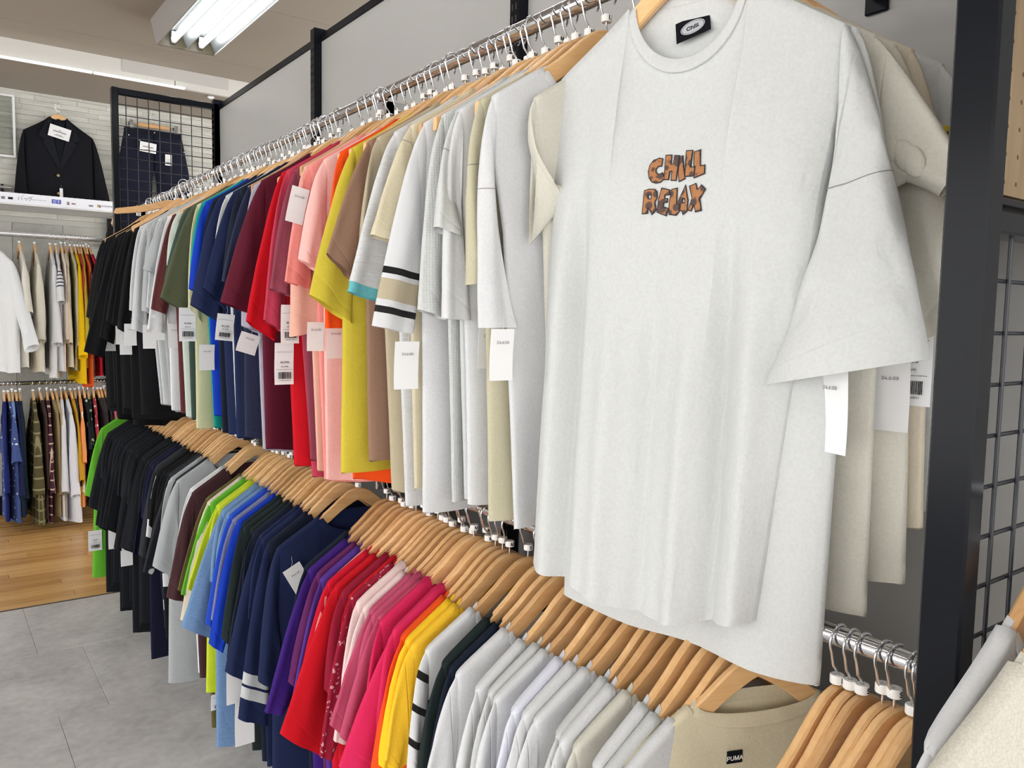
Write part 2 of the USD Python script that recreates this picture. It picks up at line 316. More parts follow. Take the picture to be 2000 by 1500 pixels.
def end_frame(y, lab, peg=False, x0=.772, x1=PANEL_X - .03, top=2.484):
    t = thing('mesh_end_frame', lab, 'mesh frame', (0, y, 0))
    for x in (x0, x1):
        if x == x1 and not peg: pass
        obj('frame_post', box(x - .0, x + .03, -.02, .02, 0, top, .0025), M_black, t)
    bz = 1.56 if peg else None
    obj('cross_bar', box(x0 + .03, x1, -.016, .016, top - .03, top - .001, .002), M_black, t)
    obj('cross_bar', box(x0 + .03, x1, -.016, .016, .12, .15, .002), M_black, t)
    ztopm = top - .03
    if peg:
        obj('cross_bar', box(x0 + .03, x1, -.017, .015, 1.487, 1.508, .002), M_black, t)
        obj('cross_bar', box(x0 + .03, x1, -.014, .014, 1.513, 1.52, .001), M_black, t)
        ztopm = 1.49
        # pegboard above
        pw, ph = x1 - x0 - .034, top - .034 - 1.524
        pol = shapely.Polygon([(0, 0), (pw, 0), (pw, ph), (0, ph)])
        holes = [shapely.Point(.014 + .0254 * i, .012 + .0254 * j).buffer(.0024, 2) for i in range(int(pw / .0254)) for j in range(int(ph / .0254))]
        m = trimesh.creation.extrude_polygon(shapely.difference(pol, shapely.union_all(holes)), .006, engine='earcut')
        m.apply_transform(trimesh.transformations.rotation_matrix(np.pi / 2, [1, 0, 0])); m.apply_translation([x0 + .032, -.006, 1.523])
        obj('pegboard', m, M_peg, t, label='brown wooden pegboard with small holes')
    zs = np.arange(ztopm - .045, .14, -.0515); xs = np.arange(x0 + .044 if peg else x0 + .066, x1 - .01, .0515)
    for zz in zs: obj('wire', tube([(x0 + .02, .003, zz), (x1 + .005, .003, zz)], .0022, 6), M_wire, t, True)
    for xx in xs: obj('wire', tube([(xx, -.0014, .14), (xx, -.0014, ztopm + .004)], .0022, 6), M_wire, t, True)
    return t
end_frame(.358, 'near black mesh end frame with wooden pegboard at the right edge', True)
end_frame(4.40, 'far black mesh end frame in front of the split-stone wall')

def rail(z, lab, ya=.385, yb_=4.355, posts=POSTS[1:], cap=4.355):
    t = thing('clothes_rail', lab, 'clothes rail', (RAIL_X, 0, z))
    rail_top = 0
    obj('bar', tube([(0, y, 0) for y in np.linspace(ya, yb_, 12)], RAIL_R, 20), M_rail, t, True)
    for y in posts:
        yb = y - .045 if y > 4 else y + .0
        br = obj('bracket_arm', cat(box(.008, PANEL_X - RAIL_X - .028, yb - .004, yb + .004, -.042, -.012, .001), box(-.012, .03, yb - .004, yb + .004, -.042, -.012, .001)), M_chrome, t)
        obj('rail_clip', tube([(0, yb + dy, 0) for dy in (-.008, 0, .008)], RAIL_R + .0022, 16), M_chrome, br, True)
    obj('end_cap', tube([(0, y, 0) for y in (cap - .012, cap, cap + .002)], RAIL_R + .002, 16), M_chrome, t, True)
    return t
up_rail = rail(Z_UP, 'upper chrome clothes rail across the grey panel')
obj('outer_tube', tube([(0, y, 0) for y in np.linspace(.386, 1.335, 6)], .0150, 24), M_rail, up_rail, True)
rail(Z_LOW, 'lower chrome clothes rail under the hanging tees')
rail(Z_LOW + .21, 'short chrome rail of the next bay at the right edge', -.8, .325, (), .32)

# ------------------------------------------------------------------ hangers
HT = PchipInterpolator([0, .02, .045, .075, .11, .16, .205, .235, .26], [0, -.004, -.020, -.046, -.073, -.106, -.135, -.156, -.176])
def ht(x): return HT(np.abs(x))
TIP = .194
def hanger_body():
    xs = np.concatenate([-np.linspace(TIP, .0, 22), np.linspace(0, TIP, 22)[1:]]); V = []
    for x in xs:
        top = float(ht(x)); a = abs(x) / TIP
        th = .040 - .014 * a if a > .12 else .040 - .0017 - (.12 - a) * .06
        endf = 1.0 if a < .96 else .8
        bot = top - th * endf; hy = .006
        r = .0028
        V += [(x, -hy + r, top), (x, hy - r, top), (x, hy, top - r), (x, hy, bot + r), (x, hy - r, bot), (x, -hy + r, bot), (x, -hy, bot + r), (x, -hy, top - r)]
    n = 8; k = len(xs); F = []
    for i in range(k - 1):
        for j in range(n):
            a0, a1, b0, b1 = i * n + j, i * n + (j + 1) % n, (i + 1) * n + j, (i + 1) * n + (j + 1) % n
            F += [(a0, a1, b1), (a0, b1, b0)]
    for j in range(1, n - 1): F += [(0, j + 1, j), ((k - 1) * n, (k - 1) * n + j, (k - 1) * n + j + 1)]
    return trimesh.Trimesh(np.array(V), np.array(F), process=False)
def hook_path():
    R = RAIL_R + .0022 + .004; zc = HOOK - R + .0016
    a = np.radians(np.linspace(215, -35, 15))
    loop = np.stack([R * np.cos(a), 0 * a, zc + R * np.sin(a)], 1)
    start = [(0, 0, -.012), (0, 0, .004), (0, 0, .013), (-.003, 0, .0185), (-.010, 0, .026)]
    return np.vstack([start, loop])
HB = hanger_body(); HK = tube(hook_path(), .0018, 8)
MARK = lathe([(.0026, -.0055), (.0078, -.0055), (.0085, -.0045), (.0085, .0045), (.0078, .0055), (.0026, .0055), (.0026, -.0055)], 20)
def make_hanger(letter, zm, label, loc, rz, ry=0, clear=False):
    t = thing('clothes_hanger', label, 'hanger', loc, rz, 'wooden clothes hangers', ry)
    obj('wooden_body', HB, M_wood, t, 35)
    obj('hook', HK, M_chrome, t, True)
    mk = MARK.copy(); mk.apply_translation([0, 0, zm])
    q = obj('size_marker', mk, M_marker, t, 40)
    tx = face_front(text(letter, .0062, True, .0004), (0, -.0084, zm))
    v = tx.vertices.copy(); tx.vertices[:, 1] = v[:, 1] + (.0085 - np.sqrt(np.maximum(.0085 ** 2 - v[:, 0] ** 2, 0)))
    obj('size_letter', tx, M_ink, q)
    return t
PROTO = {}
hr = random.Random(3)
def hanger(label, loc, rz=0.0, letter=None, ry=0.0):
    letter = letter or hr.choice('SMLSMLM'); lift = hr.choice((0, 0, 1))
    k = (letter, lift)
    if k in PROTO: return copy_of(PROTO[k], 'clothes_hanger', label, 'hanger', loc, rz, None, ry)
    PROTO[k] = make_hanger(letter, .007 + .011 * lift, label, loc, rz, ry); return PROTO[k]

# ------------------------------------------------------------------ garments
def sm(t): t = np.clip(t, 0, 1); return t * t * (3 - 2 * t)
def grid_faces(r, c, flip=False, wrap=False):
    i = np.arange(r - 1)[:, None]; j = np.arange(c if wrap else c - 1)[None]; j1 = (j + 1) % c
    q = np.stack([(i * c + j), (i * c + j1), ((i + 1) * c + j1), ((i + 1) * c + j)], -1).reshape(-1, 4)
    return q[:, ::-1] if flip else q
NW = .086
def body_mesh(rg, L=.78, bw=.2, off=0.0, tk=.015, nf=.075, nb=.012, nw=NW, fold=.010, lean=0.0, hemc=.012, gauss=(), lo=False, Ws=.209, fk=(2.2, 3.7), open_front=False, sway=0.0):
    nn = 7 if lo else 13
    xn = nw * np.sin(np.linspace(-np.pi / 2, np.pi / 2, nn)); xs_ = np.linspace(nw, Ws, 5 if lo else 9)[1:]
    if gauss: xn = nw * np.sin(np.linspace(-np.pi / 2, np.pi / 2, 31)); xs_ = np.linspace(nw, Ws, 20)[1:]
    xe = np.array([Ws * .975]) ; xs_ = np.sort(np.concatenate([xs_, xe]))
    x0 = np.concatenate([-xs_[::-1], xn, xs_]); s = x0 / Ws; c = len(s)
    t = np.array([0, .002, .03, .07, .12, .2, .32, .45, .6, .75, .88, .962, .968, .974, 1.0]) if lo else np.array([0, .002, .015, .03, .05, .08, .12, .17, .23, .3, .37, .44, .51, .58, .65, .72, .79, .86, .92, .957, .9625, .967, .9725, .985, 1.0])
    if gauss: t = np.sort(np.concatenate([[.002], np.linspace(0, 1, 44), [.957, .9625, .9675]]))
    inn = np.abs(x0) < nw - 1e-9
    sh = ht(x0) + .0045; r = np.sqrt(np.maximum(1 - (x0 / nw) ** 2, 0))
    zf = np.where(inn, ht(nw) + .0035 - nf * r, sh); zb = np.where(inn, ht(nw) + .0035 - nb * r + .006 * r, sh)
    S, T = np.meshgrid(s, t); zh = -L + hemc * np.cos(S * np.pi / 2) * -1 + .006 * np.sin(3 * S + rg.uniform(0, 6))
    Wt = np.interp(T, [0, .10, .28, 1], [Ws, Ws + .003, Ws * .5 + bw * .5 + .006, bw])
    X = S * Wt + off * T ** 1.3 + sway * T
    e = np.sqrt(np.maximum(1 - np.abs(S) ** (5 + 15 * np.exp(-T / .05)), 0))
    th = (.0088 + (tk - .0088) * sm(T / .3)) * e
    p1, p2, p3 = rg.uniform(0, 6.28, 3)
    A = fold * (T ** .9)
    Fd = A * (np.sin(fk[0] * S * np.pi / 2 + p1 + .6 * T) + .55 * np.sin(fk[1] * S * np.pi / 2 + p2 - .5 * T))
    Ff = .5 * A * np.sin(5.1 * S + p3) * (1 - S ** 2)
    for (gx, gw, ga, t0) in gauss:
        Ff = Ff + ga * np.exp(-((X - gx - off * (T ** 1.3) * .3) / gw) ** 2) * sm((T - t0) / .35)
    wr = lambda X, Z, k: .0065 * (meshkit.fbm(np.stack([X * 16, Z * 9, np.full_like(X, k)], -1), 3, int(rg.integers(99))) - .5) * sm(T / .1)
    hemst = np.where(np.abs(T - .9625) < .0012, .0011, 0) if not lo else np.where(np.abs(T - .968) < .001, .0015, 0)
    Zf = zf[None] + (zh - zf[None]) * T; Zb = zb[None] + (zh - .004 - zb[None]) * T
    kk = rg.uniform(0, 50)
    Yf = -th + Fd + Ff + wr(X, Zf, kk) + hemst * e + lean * T; Yb = th + Fd + .4 * Ff + wr(X, Zb, kk + 9) * (1 - S ** 2) - hemst * e + lean * T
    Yb[:, 0] = Yf[:, 0]; Yb[:, -1] = Yf[:, -1]; Zb[:, 0] = Zf[:, 0]; Zb[:, -1] = Zf[:, -1]
    m = np.abs(S) >= nw / Ws - 1e-6
    Yb[0] = np.where(m[0], Yf[0] + np.where(np.abs(s) > .999, 0, .0), .004 + .006 * r); Yf[0] = np.where(m[0], Yf[0], -.007 - .004 * r)
    Yf[0][m[0]] = 0; Yb[0][m[0]] = 0
    R, C = S.shape
    V = np.vstack([np.stack([X, Yf, Zf], -1).reshape(-1, 3), np.stack([X, Yb, Zb], -1).reshape(-1, 3)])
    F = np.vstack([grid_faces(R, C, True), grid_faces(R, C) + R * C])
    uv = np.vstack([np.stack([S * .5 + .5, T], -1).reshape(-1, 2)] * 2)
    ring = (np.stack([x0[:], Yf[0], zf], -1)[np.abs(x0) <= nw + 1e-6], np.stack([x0, Yb[0], zb], -1)[np.abs(x0) <= nw + 1e-6])
    tri = np.vstack([F[:, [0, 1, 2]], F[:, [0, 2, 3]]])
    # weld the side seams and shoulders so that shading runs round them
    key = np.round(V, 5); _, ix, inv = np.unique(key, axis=0, return_index=True, return_inverse=True)
    inv = inv.ravel(); V2 = V[ix]; F2 = inv[tri]; F2 = F2[(F2[:, 0] != F2[:, 1]) & (F2[:, 1] != F2[:, 2]) & (F2[:, 2] != F2[:, 0])]
    return (V2, F2), ring
def collar_mesh(ring, h=.019, polo=False):
    f, b = ring
    loop = np.vstack([f, b[::-1][1:-1]]); n = len(loop); c = np.array([0, 0.0, 0])
    front = np.arange(n) < len(f); xx = loop[:, 0]; nwr = np.abs(xx).max()
    inx = xx * (1 - h * .55 / nwr)
    r = np.sqrt(np.maximum(1 - (xx / nwr) ** 2, 0))
    up = np.where(front, h * (.25 + .75 * r), h * (.35 + .65 * r))
    rows = []
    for a, b_ in ((0, .0), (.06, .0016), (.5, .0018), (.94, .0012), (1, 0)):
        P = loop.copy(); P[:, 0] = xx + (inx - xx) * a; P[:, 2] = loop[:, 2] + up * a - .001
        P[:, 1] += np.where(front, -b_ - .001, b_ * .3) + np.where(front, .004, -.002) * a * r
        rows.append(P)
    V = np.vstack(rows); q = grid_faces(5, n, True, True)
    return V, np.vstack([q[:, [0, 1, 2]], q[:, [0, 2, 3]]])
def bez(a, b, c, u): u = u[:, None]; return (1 - u) ** 2 * a + 2 * u * (1 - u) * b + u * u * c
def sleeve_mesh(rg, sg, E1, I1, tk=.013, bend=(0, 0), seam=.0, hem=True, lo=False, nth=22, cuff=False, top=None, arm=.215, wr=.006, u0=0.0, u1=1.0):
    if lo: nth = 12
    u = np.array([0, .1, .2, .35, .5, .65, .8, .895, .905, .915, 1]) if lo else np.array([0, .05, .1, .16, .22, .245, .252, .26, .3, .38, .46, .54, .62, .7, .78, .85, .9, .912, .918, .924, .96, 1])
    if nth > 30: u = np.sort(np.concatenate([np.linspace(0, 1, 40), [.912, .918, .924, .252, .258]]))
    E0 = np.array(top if top else (sg * .203, float(ht(.203)) + .0045)); E1 = np.array(E1, float); I1 = np.array(I1, float)
    Ec = E0 + np.array([sg * .034, -.036]) if not top else E0 + (E1 - E0) * .35 + np.array([sg * .012, .012])
    I0 = np.array([E0[0] + sg * .006, E0[1] - arm]); Im = (I0 + I1) / 2 + np.array([-sg * .006, .004])
    E = bez(E0, Ec, E1, u); I = bez(I0, Im, I1, u)
    th = np.linspace(0, 2 * np.pi, nth, endpoint=False); c, s_ = np.cos(th), np.sin(th)
    cc = np.sign(c) * np.abs(c) ** .75; ss = np.sign(s_) * np.abs(s_) ** .9
    mid = (E + I) / 2; hv = (E - I) / 2
    ph, ph2 = rg.uniform(0, 6.28, 2)
    tks = tk * (.6 + .55 * u) * (1 + .15 * np.sin(7 * u + ph))
    inset = np.where(np.abs(u - .918) < .002, -.0011, 0) * (1 if hem else 0)
    if seam: inset = inset + np.where(np.abs(u - (.252 if not lo else .2)) < .003, -.0026, 0)
    X = mid[:, 0:1] + hv[:, 0:1] * cc; Z = mid[:, 1:2] + hv[:, 1:2] * cc
    Y = (tks + inset)[:, None] * ss
    Y = Y + (bend[0] * (1 + cc) / 2 + bend[1] * (1 - cc) / 2) * (u[:, None] ** 1.4) + .004 * np.sin(5 * cc + ph2) * u[:, None] ** .8
    Y = Y + wr * 2 * (meshkit.fbm(np.stack([X * 22, Z * 14, Y * 30 + ph], -1), 3, int(rg.integers(99))) - .5) * sm(u / .15)[:, None]
    V = np.stack([X, Y, Z], -1).reshape(-1, 3); q = grid_faces(len(u), nth, sg < 0, True)
    hd = (I1 - E1) / np.linalg.norm(I1 - E1); nn_ = np.array([hd[1], -hd[0]]); nn_ = nn_ * np.sign(nn_ @ (E0 - E1)); dist = (X - E1[0]) * nn_[0] + (Z - E1[1]) * nn_[1]
    uv = np.stack([np.broadcast_to(th / 6.2832, X.shape), 1 - dist / .40], -1).reshape(-1, 2)   # v: 1 at the hem, 0 at 40 cm above it
    return (V, np.vstack([q[:, [0, 1, 2]], q[:, [0, 2, 3]]])), uv, V.reshape(len(u), nth, 3)
def cuff_mesh(rows, sg, ln=.03):
    """a ribbed cuff that carries on from the end of a sleeve"""
    a, b = rows[-3], rows[-1]; d = (b - a); d = d / np.linalg.norm(d, axis=1)[:, None]; cen = b.mean(0); n = len(b)
    out = []
    for k, (t, w) in enumerate(((0, 1.02), (.1, .97), (.55, .93), (1, .95))):
        P = cen + (b - cen) * w + d.mean(0) * ln * t; out.append(P)
    q = grid_faces(4, n, sg < 0, True)
    return np.vstack(out), np.vstack([q[:, [0, 1, 2]], q[:, [0, 2, 3]]])
TAGCARD = {}
def price_tag(parent, x, z, y=-.03, w=.036, h=.062, rot=0.0, yaw=0.0, kind='date', lo=False, curl=.004):
    n = 7; zz = np.linspace(0, -h, n); cy = curl * np.sin(np.linspace(0, 2.2, n))
    V = np.array([(sx * w / 2, cy[i] + d, zz[i]) for d in (0, .0005) for i in range(n) for sx in (-1, 1)]); F = []
    for i in range(n - 1):
        a = 2 * i; F += [(a, a + 1, a + 3), (a, a + 3, a + 2)]; b = 2 * n + a; F += [(b, b + 3, b + 1), (b, b + 2, b + 3)]
        for k in (0, 1): F += [(a + k, a + k + 2, b + k + 2), (a + k, b + k + 2, b + k)] if k == 0 else [(a + k, b + k + 2, a + k + 2), (a + k, b + k, b + k + 2)]
    F += [(0, 2 * n + 1, 1), (0, 2 * n, 2 * n + 1)]
    m = trimesh.Trimesh(V, np.array(F), process=False)
    prints = []
    if kind == 'date' and not lo:
        prints.append((face_front(text('24.6.08', .0042, False, .0003), (0, -.0006, -h * .26)), M_greyink))
    elif kind == 'barcode':
        r = random.Random(int(abs(x) * 1e5)); bars = []; xx = -w * .32
        while xx < w * .32:
            bw_ = r.choice((.0004, .0007, .0011)); bars.append(box(xx, xx + bw_, -.0012, -.0004, -h * .86, -h * .70)); xx += bw_ + r.choice((.0005, .0008, .0012))
        if not lo:
            bars += [face_front(text('\u00a51,990', .0042, True, .0003), (0, -.0008, -h * .47)), face_front(text('(\u00a52,189)', .003, False, .0003), (0, -.0008, -h * .57)), box(-w * .42, w * .42, -.0011, -.0004, -h * .64, -h * .635), box(-w * .42, w * .42, -.0011, -.0004, -h * .22, -h * .215),
                     face_front(text('2 100240 608157', .0022, False, .0003), (0, -.0008, -h * .90))]
        prints.append((cat(*bars), M_ink))
    M = trimesh.transformations.rotation_matrix(yaw, [0, 0, 1]) @ trimesh.transformations.rotation_matrix(rot, [0, 1, 0]); M[:3, 3] = (x, y, z)
    m.apply_transform(M); q = obj('price_tag', m, M_card, parent)
    for pm, pmat in prints:
        pm.apply_transform(M); pr_ = obj('printing', pm, pmat, q)
        if kind == 'barcode': tag(pr_, kind='stuff')
    if not lo:
        s0 = np.array([x, y, z]) + np.array([0, .0, -.003]); s1 = np.array([x * .98, y + .010, z + .022])
        obj('tag_string', tube([s0, (s0 + s1) / 2 + [.002, -.001, 0], s1], .0003, 5), M_marker, q)
    return q

def garment(name, desc, catg, loc, color, rg, E=None, I=None, ER=None, IR=None, L=.78, bw=.19, tk=.014, yaw=0.0, fold=.014, kind='jersey', spec=None, sleeve_mat=None, collar_rgb=None, lo=False, seam=0, cuffs=None, tags=(), nf=.075, bend=None, bendR=(0, 0), group=None, label=None, body_kw=None, sl_kw=None, letter=None, hang=True, hl=None, off=0.0, lean=0.0, ry=0.0, collar=True, sleeves=True, arm=.215, thread=0, pads=False):
    t = thing(name, label or desc, catg, loc, yaw, group, ry)
    fm = fabric(color, kind, spec, name=None if spec is None else 'print_' + ''.join(ch if ch.isalnum() else '_' for ch in desc)[:50])
    (V, F), ring = body_mesh(rg, L=L, bw=bw, tk=tk, nf=nf, fold=fold, lo=lo, off=off, lean=lean, **(body_kw or {}))
    obj('body', (V, F), fm, t, True)
    sm_ = sleeve_mat or fm
    E = E or (-.285 + rg.uniform(-.012, .012), -.43 + rg.uniform(-.03, .03)); I = I or (E[0] + .06, E[1] - .035)
    ER = ER or (.27 + rg.uniform(-.012, .012), -.43 + rg.uniform(-.03, .03)); IR = IR or (ER[0] - .06, ER[1] - .03)
    if bend is None: bend = (rg.uniform(-.022, .010), rg.uniform(-.014, .014))
    if sleeves:
        for sg, a, b, bd in ((-1, E, I, bend), (1, ER, IR, bendR)):
            sM, uv, rows = sleeve_mesh(rg, sg, a, b, tk=tk * .85, bend=bd, seam=seam, hem=not cuffs, lo=lo, arm=arm, **(sl_kw or {}))
            q = obj('sleeve', sM, sm_, t, True, uv)
            if cuffs:
                obj('cuff', cuff_mesh(rows, sg, cuffs[1]), cuffs[0], q, True)
            if thread:
                e1, i1 = rows[-1, 0], rows[-1, rows.shape[1] // 2]; hd = (i1 - e1)[[0, 2]]; hd = hd / np.linalg.norm(hd); nv = np.array([hd[1], -hd[0]]); nv = nv * np.sign(nv @ (rows[0, 0] - e1)[[0, 2]])
                dd = (rows[:, :, [0, 2]] - e1[[0, 2]]) @ nv; P = np.array([[np.interp(-thread, -dd[:, k], rows[:, k, q_]) for q_ in range(3)] for k in range(rows.shape[1])])
                cen = P.mean(0); P = cen + (P - cen) * 1.004 + np.array([0, 1, 0]) * np.sign(P[:, 1:2] - cen[1]) * .0004; P = np.vstack([P, P[:1]])
                obj('seam_thread', tube(P, .0007, 5, False), M_thread, q, True)
            if pads and sg > 0:
                for f_ in (.22, .4, .58, .76):
                    k = int(f_ * (len(rows) - 1)); ring_ = rows[min(k + 2, len(rows) - 2)]; c0 = ring_[int(len(ring_) * .75)]
                    pd = trimesh.creation.icosphere(2, 1.0); pd.apply_scale([.013, .006, .021]); pd.apply_transform(trimesh.transformations.rotation_matrix(-.5, [0, 1, 0])); pd.apply_translation(c0 + [0, .002, 0])
                    obj('padded_patch', pd, fm, q, True)
    if collar:
        cm = fabric(collar_rgb) if collar_rgb else fm
        obj('collar', collar_mesh(ring), cm, t, 40)
    for tg in tags: price_tag(t, **{'lo': lo, **tg})
    if hang:
        hanger(hl or ('hanger in the ' + desc), (loc[0], loc[1], loc[2]), yaw, letter, ry)
    return t
ZPU = Z_UP + RAIL_R - HOOK; ZPL = Z_LOW + RAIL_R - HOOK
def R_(k): return np.random.default_rng(1000 + k)
C_ = dict(white=(216, 217, 219), offwhite=(206, 208, 207), ivory=(211, 208, 196), cream=(216, 206, 178), sage=(196, 190, 164), khaki=(186, 174, 148), taupe=(150, 118, 98), mustard=(205, 186, 62),
    orange=(240, 82, 22), ltpink=(240, 190, 184), salmon=(244, 150, 142), peach=(228, 176, 158), plum=(140, 66, 82), rose=(190, 62, 86), red=(198, 12, 30), maroon=(92, 22, 42), slate=(44, 48, 74), navy=(25, 36, 72),
    dknavy=(21, 29, 47), royal=(14, 56, 178), teal=(20, 150, 138), palesage=(196, 196, 158), olive=(84, 90, 68), dkgreen=(58, 76, 66), mint=(190, 202, 192), brown=(92, 46, 46), grey=(168, 172, 174), ltgrey=(196, 199, 201), black=(15, 16, 19), charcoal=(44, 47, 53),
    turq=(108, 186, 194), bgreen=(98, 178, 48), lime=(196, 212, 48), denim=(112, 144, 184), violet=(84, 52, 144), purple=(60, 28, 118), magenta=(216, 40, 92), dusty=(192, 80, 112), palepink=(238, 212, 210), bandana=(150, 24, 52), gold=(250, 196, 50), brick=(176, 60, 50), steel=(96, 112, 144), milk=(212, 202, 182), deepgreen=(28, 40, 40))
TEE = 't-shirt'
def date(x, z, **k): return dict(x=x, z=z, kind='date', **k)
def bar(x, z, **k): return dict(x=x, z=z, kind='barcode', **k)

# --- a face-out arm at the near end of the upper rail, and the tees on it facing the aisle
ARM_Y = .754; ARM_Z = Z_UP + 2 * RAIL_R + .0022; ZPA = ARM_Z + RAIL_R - HOOK
arm_ = thing('faceout_rail', 'short chrome cross rail carrying the tees that face the aisle', 'rail', (0, ARM_Y, ARM_Z))
obj('bar', tube([(x, 0, 0) for x in np.linspace(.78, PANEL_X - .002, 8)], RAIL_R, 16), M_rail, arm_, True)
obj('end_ball', trimesh.creation.icosphere(2, .017).apply_translation([.776, 0, 0]), M_chrome, arm_, True)
obj('wall_plate', box(PANEL_X - .008, PANEL_X - .001, -.02, .02, -.03, .03, .002), M_black, arm_)
rg = R_(1)
CH_YAW = -75.0
chill = garment('graphic_tee', 'white CHILL RELAX tee facing the aisle at the near end of the upper rail', TEE, (.8305, ARM_Y, ZPA), C_['offwhite'], rg, kind='crinkled',
    E=(-.222, -.584), I=(-.176, -.545), ER=(.322, -.516), IR=(.140, -.556), L=.853, bw=.178, off=-.034, tk=.034, yaw=CH_YAW, fold=.003, lean=-.026, thread=.215, seam=1, nf=.100, bend=(.03, .05), bendR=(-.03, -.035),
    body_kw=dict(gauss=((-.135, .013, .022, .15), (-.07, .02, -.016, .3), (-.012, .014, .014, .25), (.045, .018, -.018, .3), (.09, .013, .022, .25), (-.165, .02, -.014, .2), (.13, .016, -.016, .3)), nw=.086, hemc=.022, fk=(1.6, 2.6)),
    sl_kw=dict(nth=40, wr=.014), hl='wooden hanger inside the white CHILL RELAX tee')
def front_y(body, x, z):
    P = np.array(UsdGeom.Mesh(stage.GetPrimAtPath(str((body or chill).GetPath()) + '/body')).GetPointsAttr().Get()); P = P[P[:, 1] < 0.01]
    from scipy.spatial import cKDTree
    d, i = cKDTree(P[:, [0, 2]]).query(np.stack([x, z], -1), k=6); w = 1 / (d + 1e-4); return (P[i, 1] * w).sum(1) / w.sum(1)
# lettering: hand-cut block letters, digitised in a 1500-unit square over the print (16.3 units to the millimetre)
LET = {
 'C': [(515, 340), (440, 330), (350, 370), (295, 460), (285, 560), (310, 670), (370, 740), (440, 755), (520, 735), (590, 660), (530, 565), (480, 600), (430, 575), (420, 520), (450, 475), (510, 470)],
 'H': [(550, 280), (660, 275), (665, 430), (695, 425), (700, 285), (795, 285), (785, 700), (690, 700), (685, 550), (660, 555), (655, 690), (565, 690), (560, 560)],
 'I': [(800, 305), (850, 285), (935, 665), (830, 720), (795, 560)],
 'L': [(890, 205), (1010, 200), (1010, 470), (1075, 470), (1090, 620), (920, 630)],
 'L2': [(1030, 225), (1140, 190), (1170, 450), (1245, 435), (1258, 580), (1075, 655), (1080, 470), (1050, 460)],
 'R': [(255, 880), (330, 850), (430, 845), (485, 890), (495, 990), (465, 1060), (500, 1190), (425, 1275), (360, 1160), (355, 1255), (255, 1270)],
 'E': [(545, 820), (700, 850), (705, 935), (625, 940), (622, 990), (676, 990), (676, 1060), (618, 1062), (612, 1125), (705, 1150), (680, 1280), (505, 1225), (515, 1000)],
 'L3': [(720, 840), (820, 810), (835, 1060), (885, 1060), (890, 1190), (840, 1260), (715, 1250), (700, 1100)],
 'A': [(950, 755), (1020, 1000), (1020, 1180), (950, 1245), (925, 1180), (890, 1180), (900, 1060), (845, 1040)],
 'X': [(1010, 780), (1125, 728), (1160, 830), (1215, 748), (1298, 820), (1215, 975), (1255, 1160), (1148, 1190), (1120, 1075), (1085, 1180), (1030, 1165), (1075, 965)]}
HOLES = {'R': [(345, 950), (385, 960), (375, 1005), (345, 1005)], 'A': [(930, 1000), (955, 990), (960, 1040), (930, 1045)]}
M_leo = mat('leopard_print', {'tc': ('texture_coordinate', {}), 'v': ('voronoi_texture', dict(scale=85.0, randomness=.8)), 'n': ('noise_texture', dict(scale=120.0)), 'r': ('rgb_ramp', {'ramp': [(0, lin((78, 60, 54))), (.42, lin((82, 62, 54))), (.5, lin((160, 108, 66))), (1, lin((166, 114, 72)))]}),
    'p': ('principled_bsdf', dict(roughness=.75))}, [('tc.object', 'v.vector'), ('v.distance', 'r.fac'), ('r.color', 'p.base_color')])
M_outline = plain('print_outline', (44, 36, 42), .75)
def print_piece(poly, lift, m, name, parent, x0=-.1, z0=-.2, sc=1.0):
    g = poly.segmentize(6e-3) if hasattr(poly, 'segmentize') else poly
    V2, F = trimesh.creation.triangulate_polygon(g, engine='earcut')
    mm = trimesh.Trimesh(np.c_[V2, np.zeros(len(V2))], F, process=False)
    for _ in range(2): mm = mm.subdivide()
    V = mm.vertices; y = front_y(None, V[:, 0], V[:, 1]) - lift
    tri = mm.faces; n = trimesh.Trimesh(np.stack([V[:, 0], y, V[:, 1]], 1), tri, process=False)
    if n.face_normals[:, 1].mean() > 0: n.invert()
    return obj(name, n, m, parent)
chb = chill
UX, UZ, OX, OZ = 8.6e-5, 8.1e-5, -.0590, -.2405
def lp(pts): return shapely.Polygon([(OX + x * UX, OZ - (y + .125 * (x - 776)) * UZ) for x, y in pts])
for k, pts in LET.items():
    P = lp(pts).buffer(.0003)
    if k in HOLES: P = P.difference(lp(HOLES[k]))
    bd = chill
    q = print_piece(P, .0012, M_outline, 'letter_outline', bd)
    print_piece(P.buffer(-.0014), .0018, M_leo, 'letter', bd)
# woven neck label with an oval emblem, inside the back of the neck
nl = obj('neck_label', box(-.024, .024, -.0006, .0006, -.020, .014, .0003), M_black, chill); x_ = UsdGeom.Xformable(nl); x_.AddTranslateOp().Set(Gf.Vec3d(.004, .006, -.088)); x_.AddRotateXYZOp().Set(Gf.Vec3f(-22, -14, 6))
ov = shapely.Point(0, 0).buffer(1, 16); ov = affinity.scale(ov, .017, .0105)
oval = cat(trimesh.creation.extrude_polygon(ov.difference(ov.buffer(-.0012)), .0005), trimesh.creation.extrude_polygon(ov.buffer(-.0019), .0003))
obj('oval_emblem', face_front(oval, (0, -.0008, -.004)), plain('label_grey', (176, 178, 184), .6), nl)
obj('emblem_lettering', face_front(text('Chill', .006, True, .0003), (0, -.0013, -.0045)), M_ink, nl)
# black tab on the side seam
ty = float(front_y(None, np.array([.134]), np.array([-.79]))[0])
sd = obj('side_label', box(.128, .147, ty - .0022, ty - .001, -.825, -.775, .0004), M_black, chill)
obj('label_mark', face_front(text('C', .006, True, .0003), (.137, ty - .0024, -.815)), M_marker, sd)

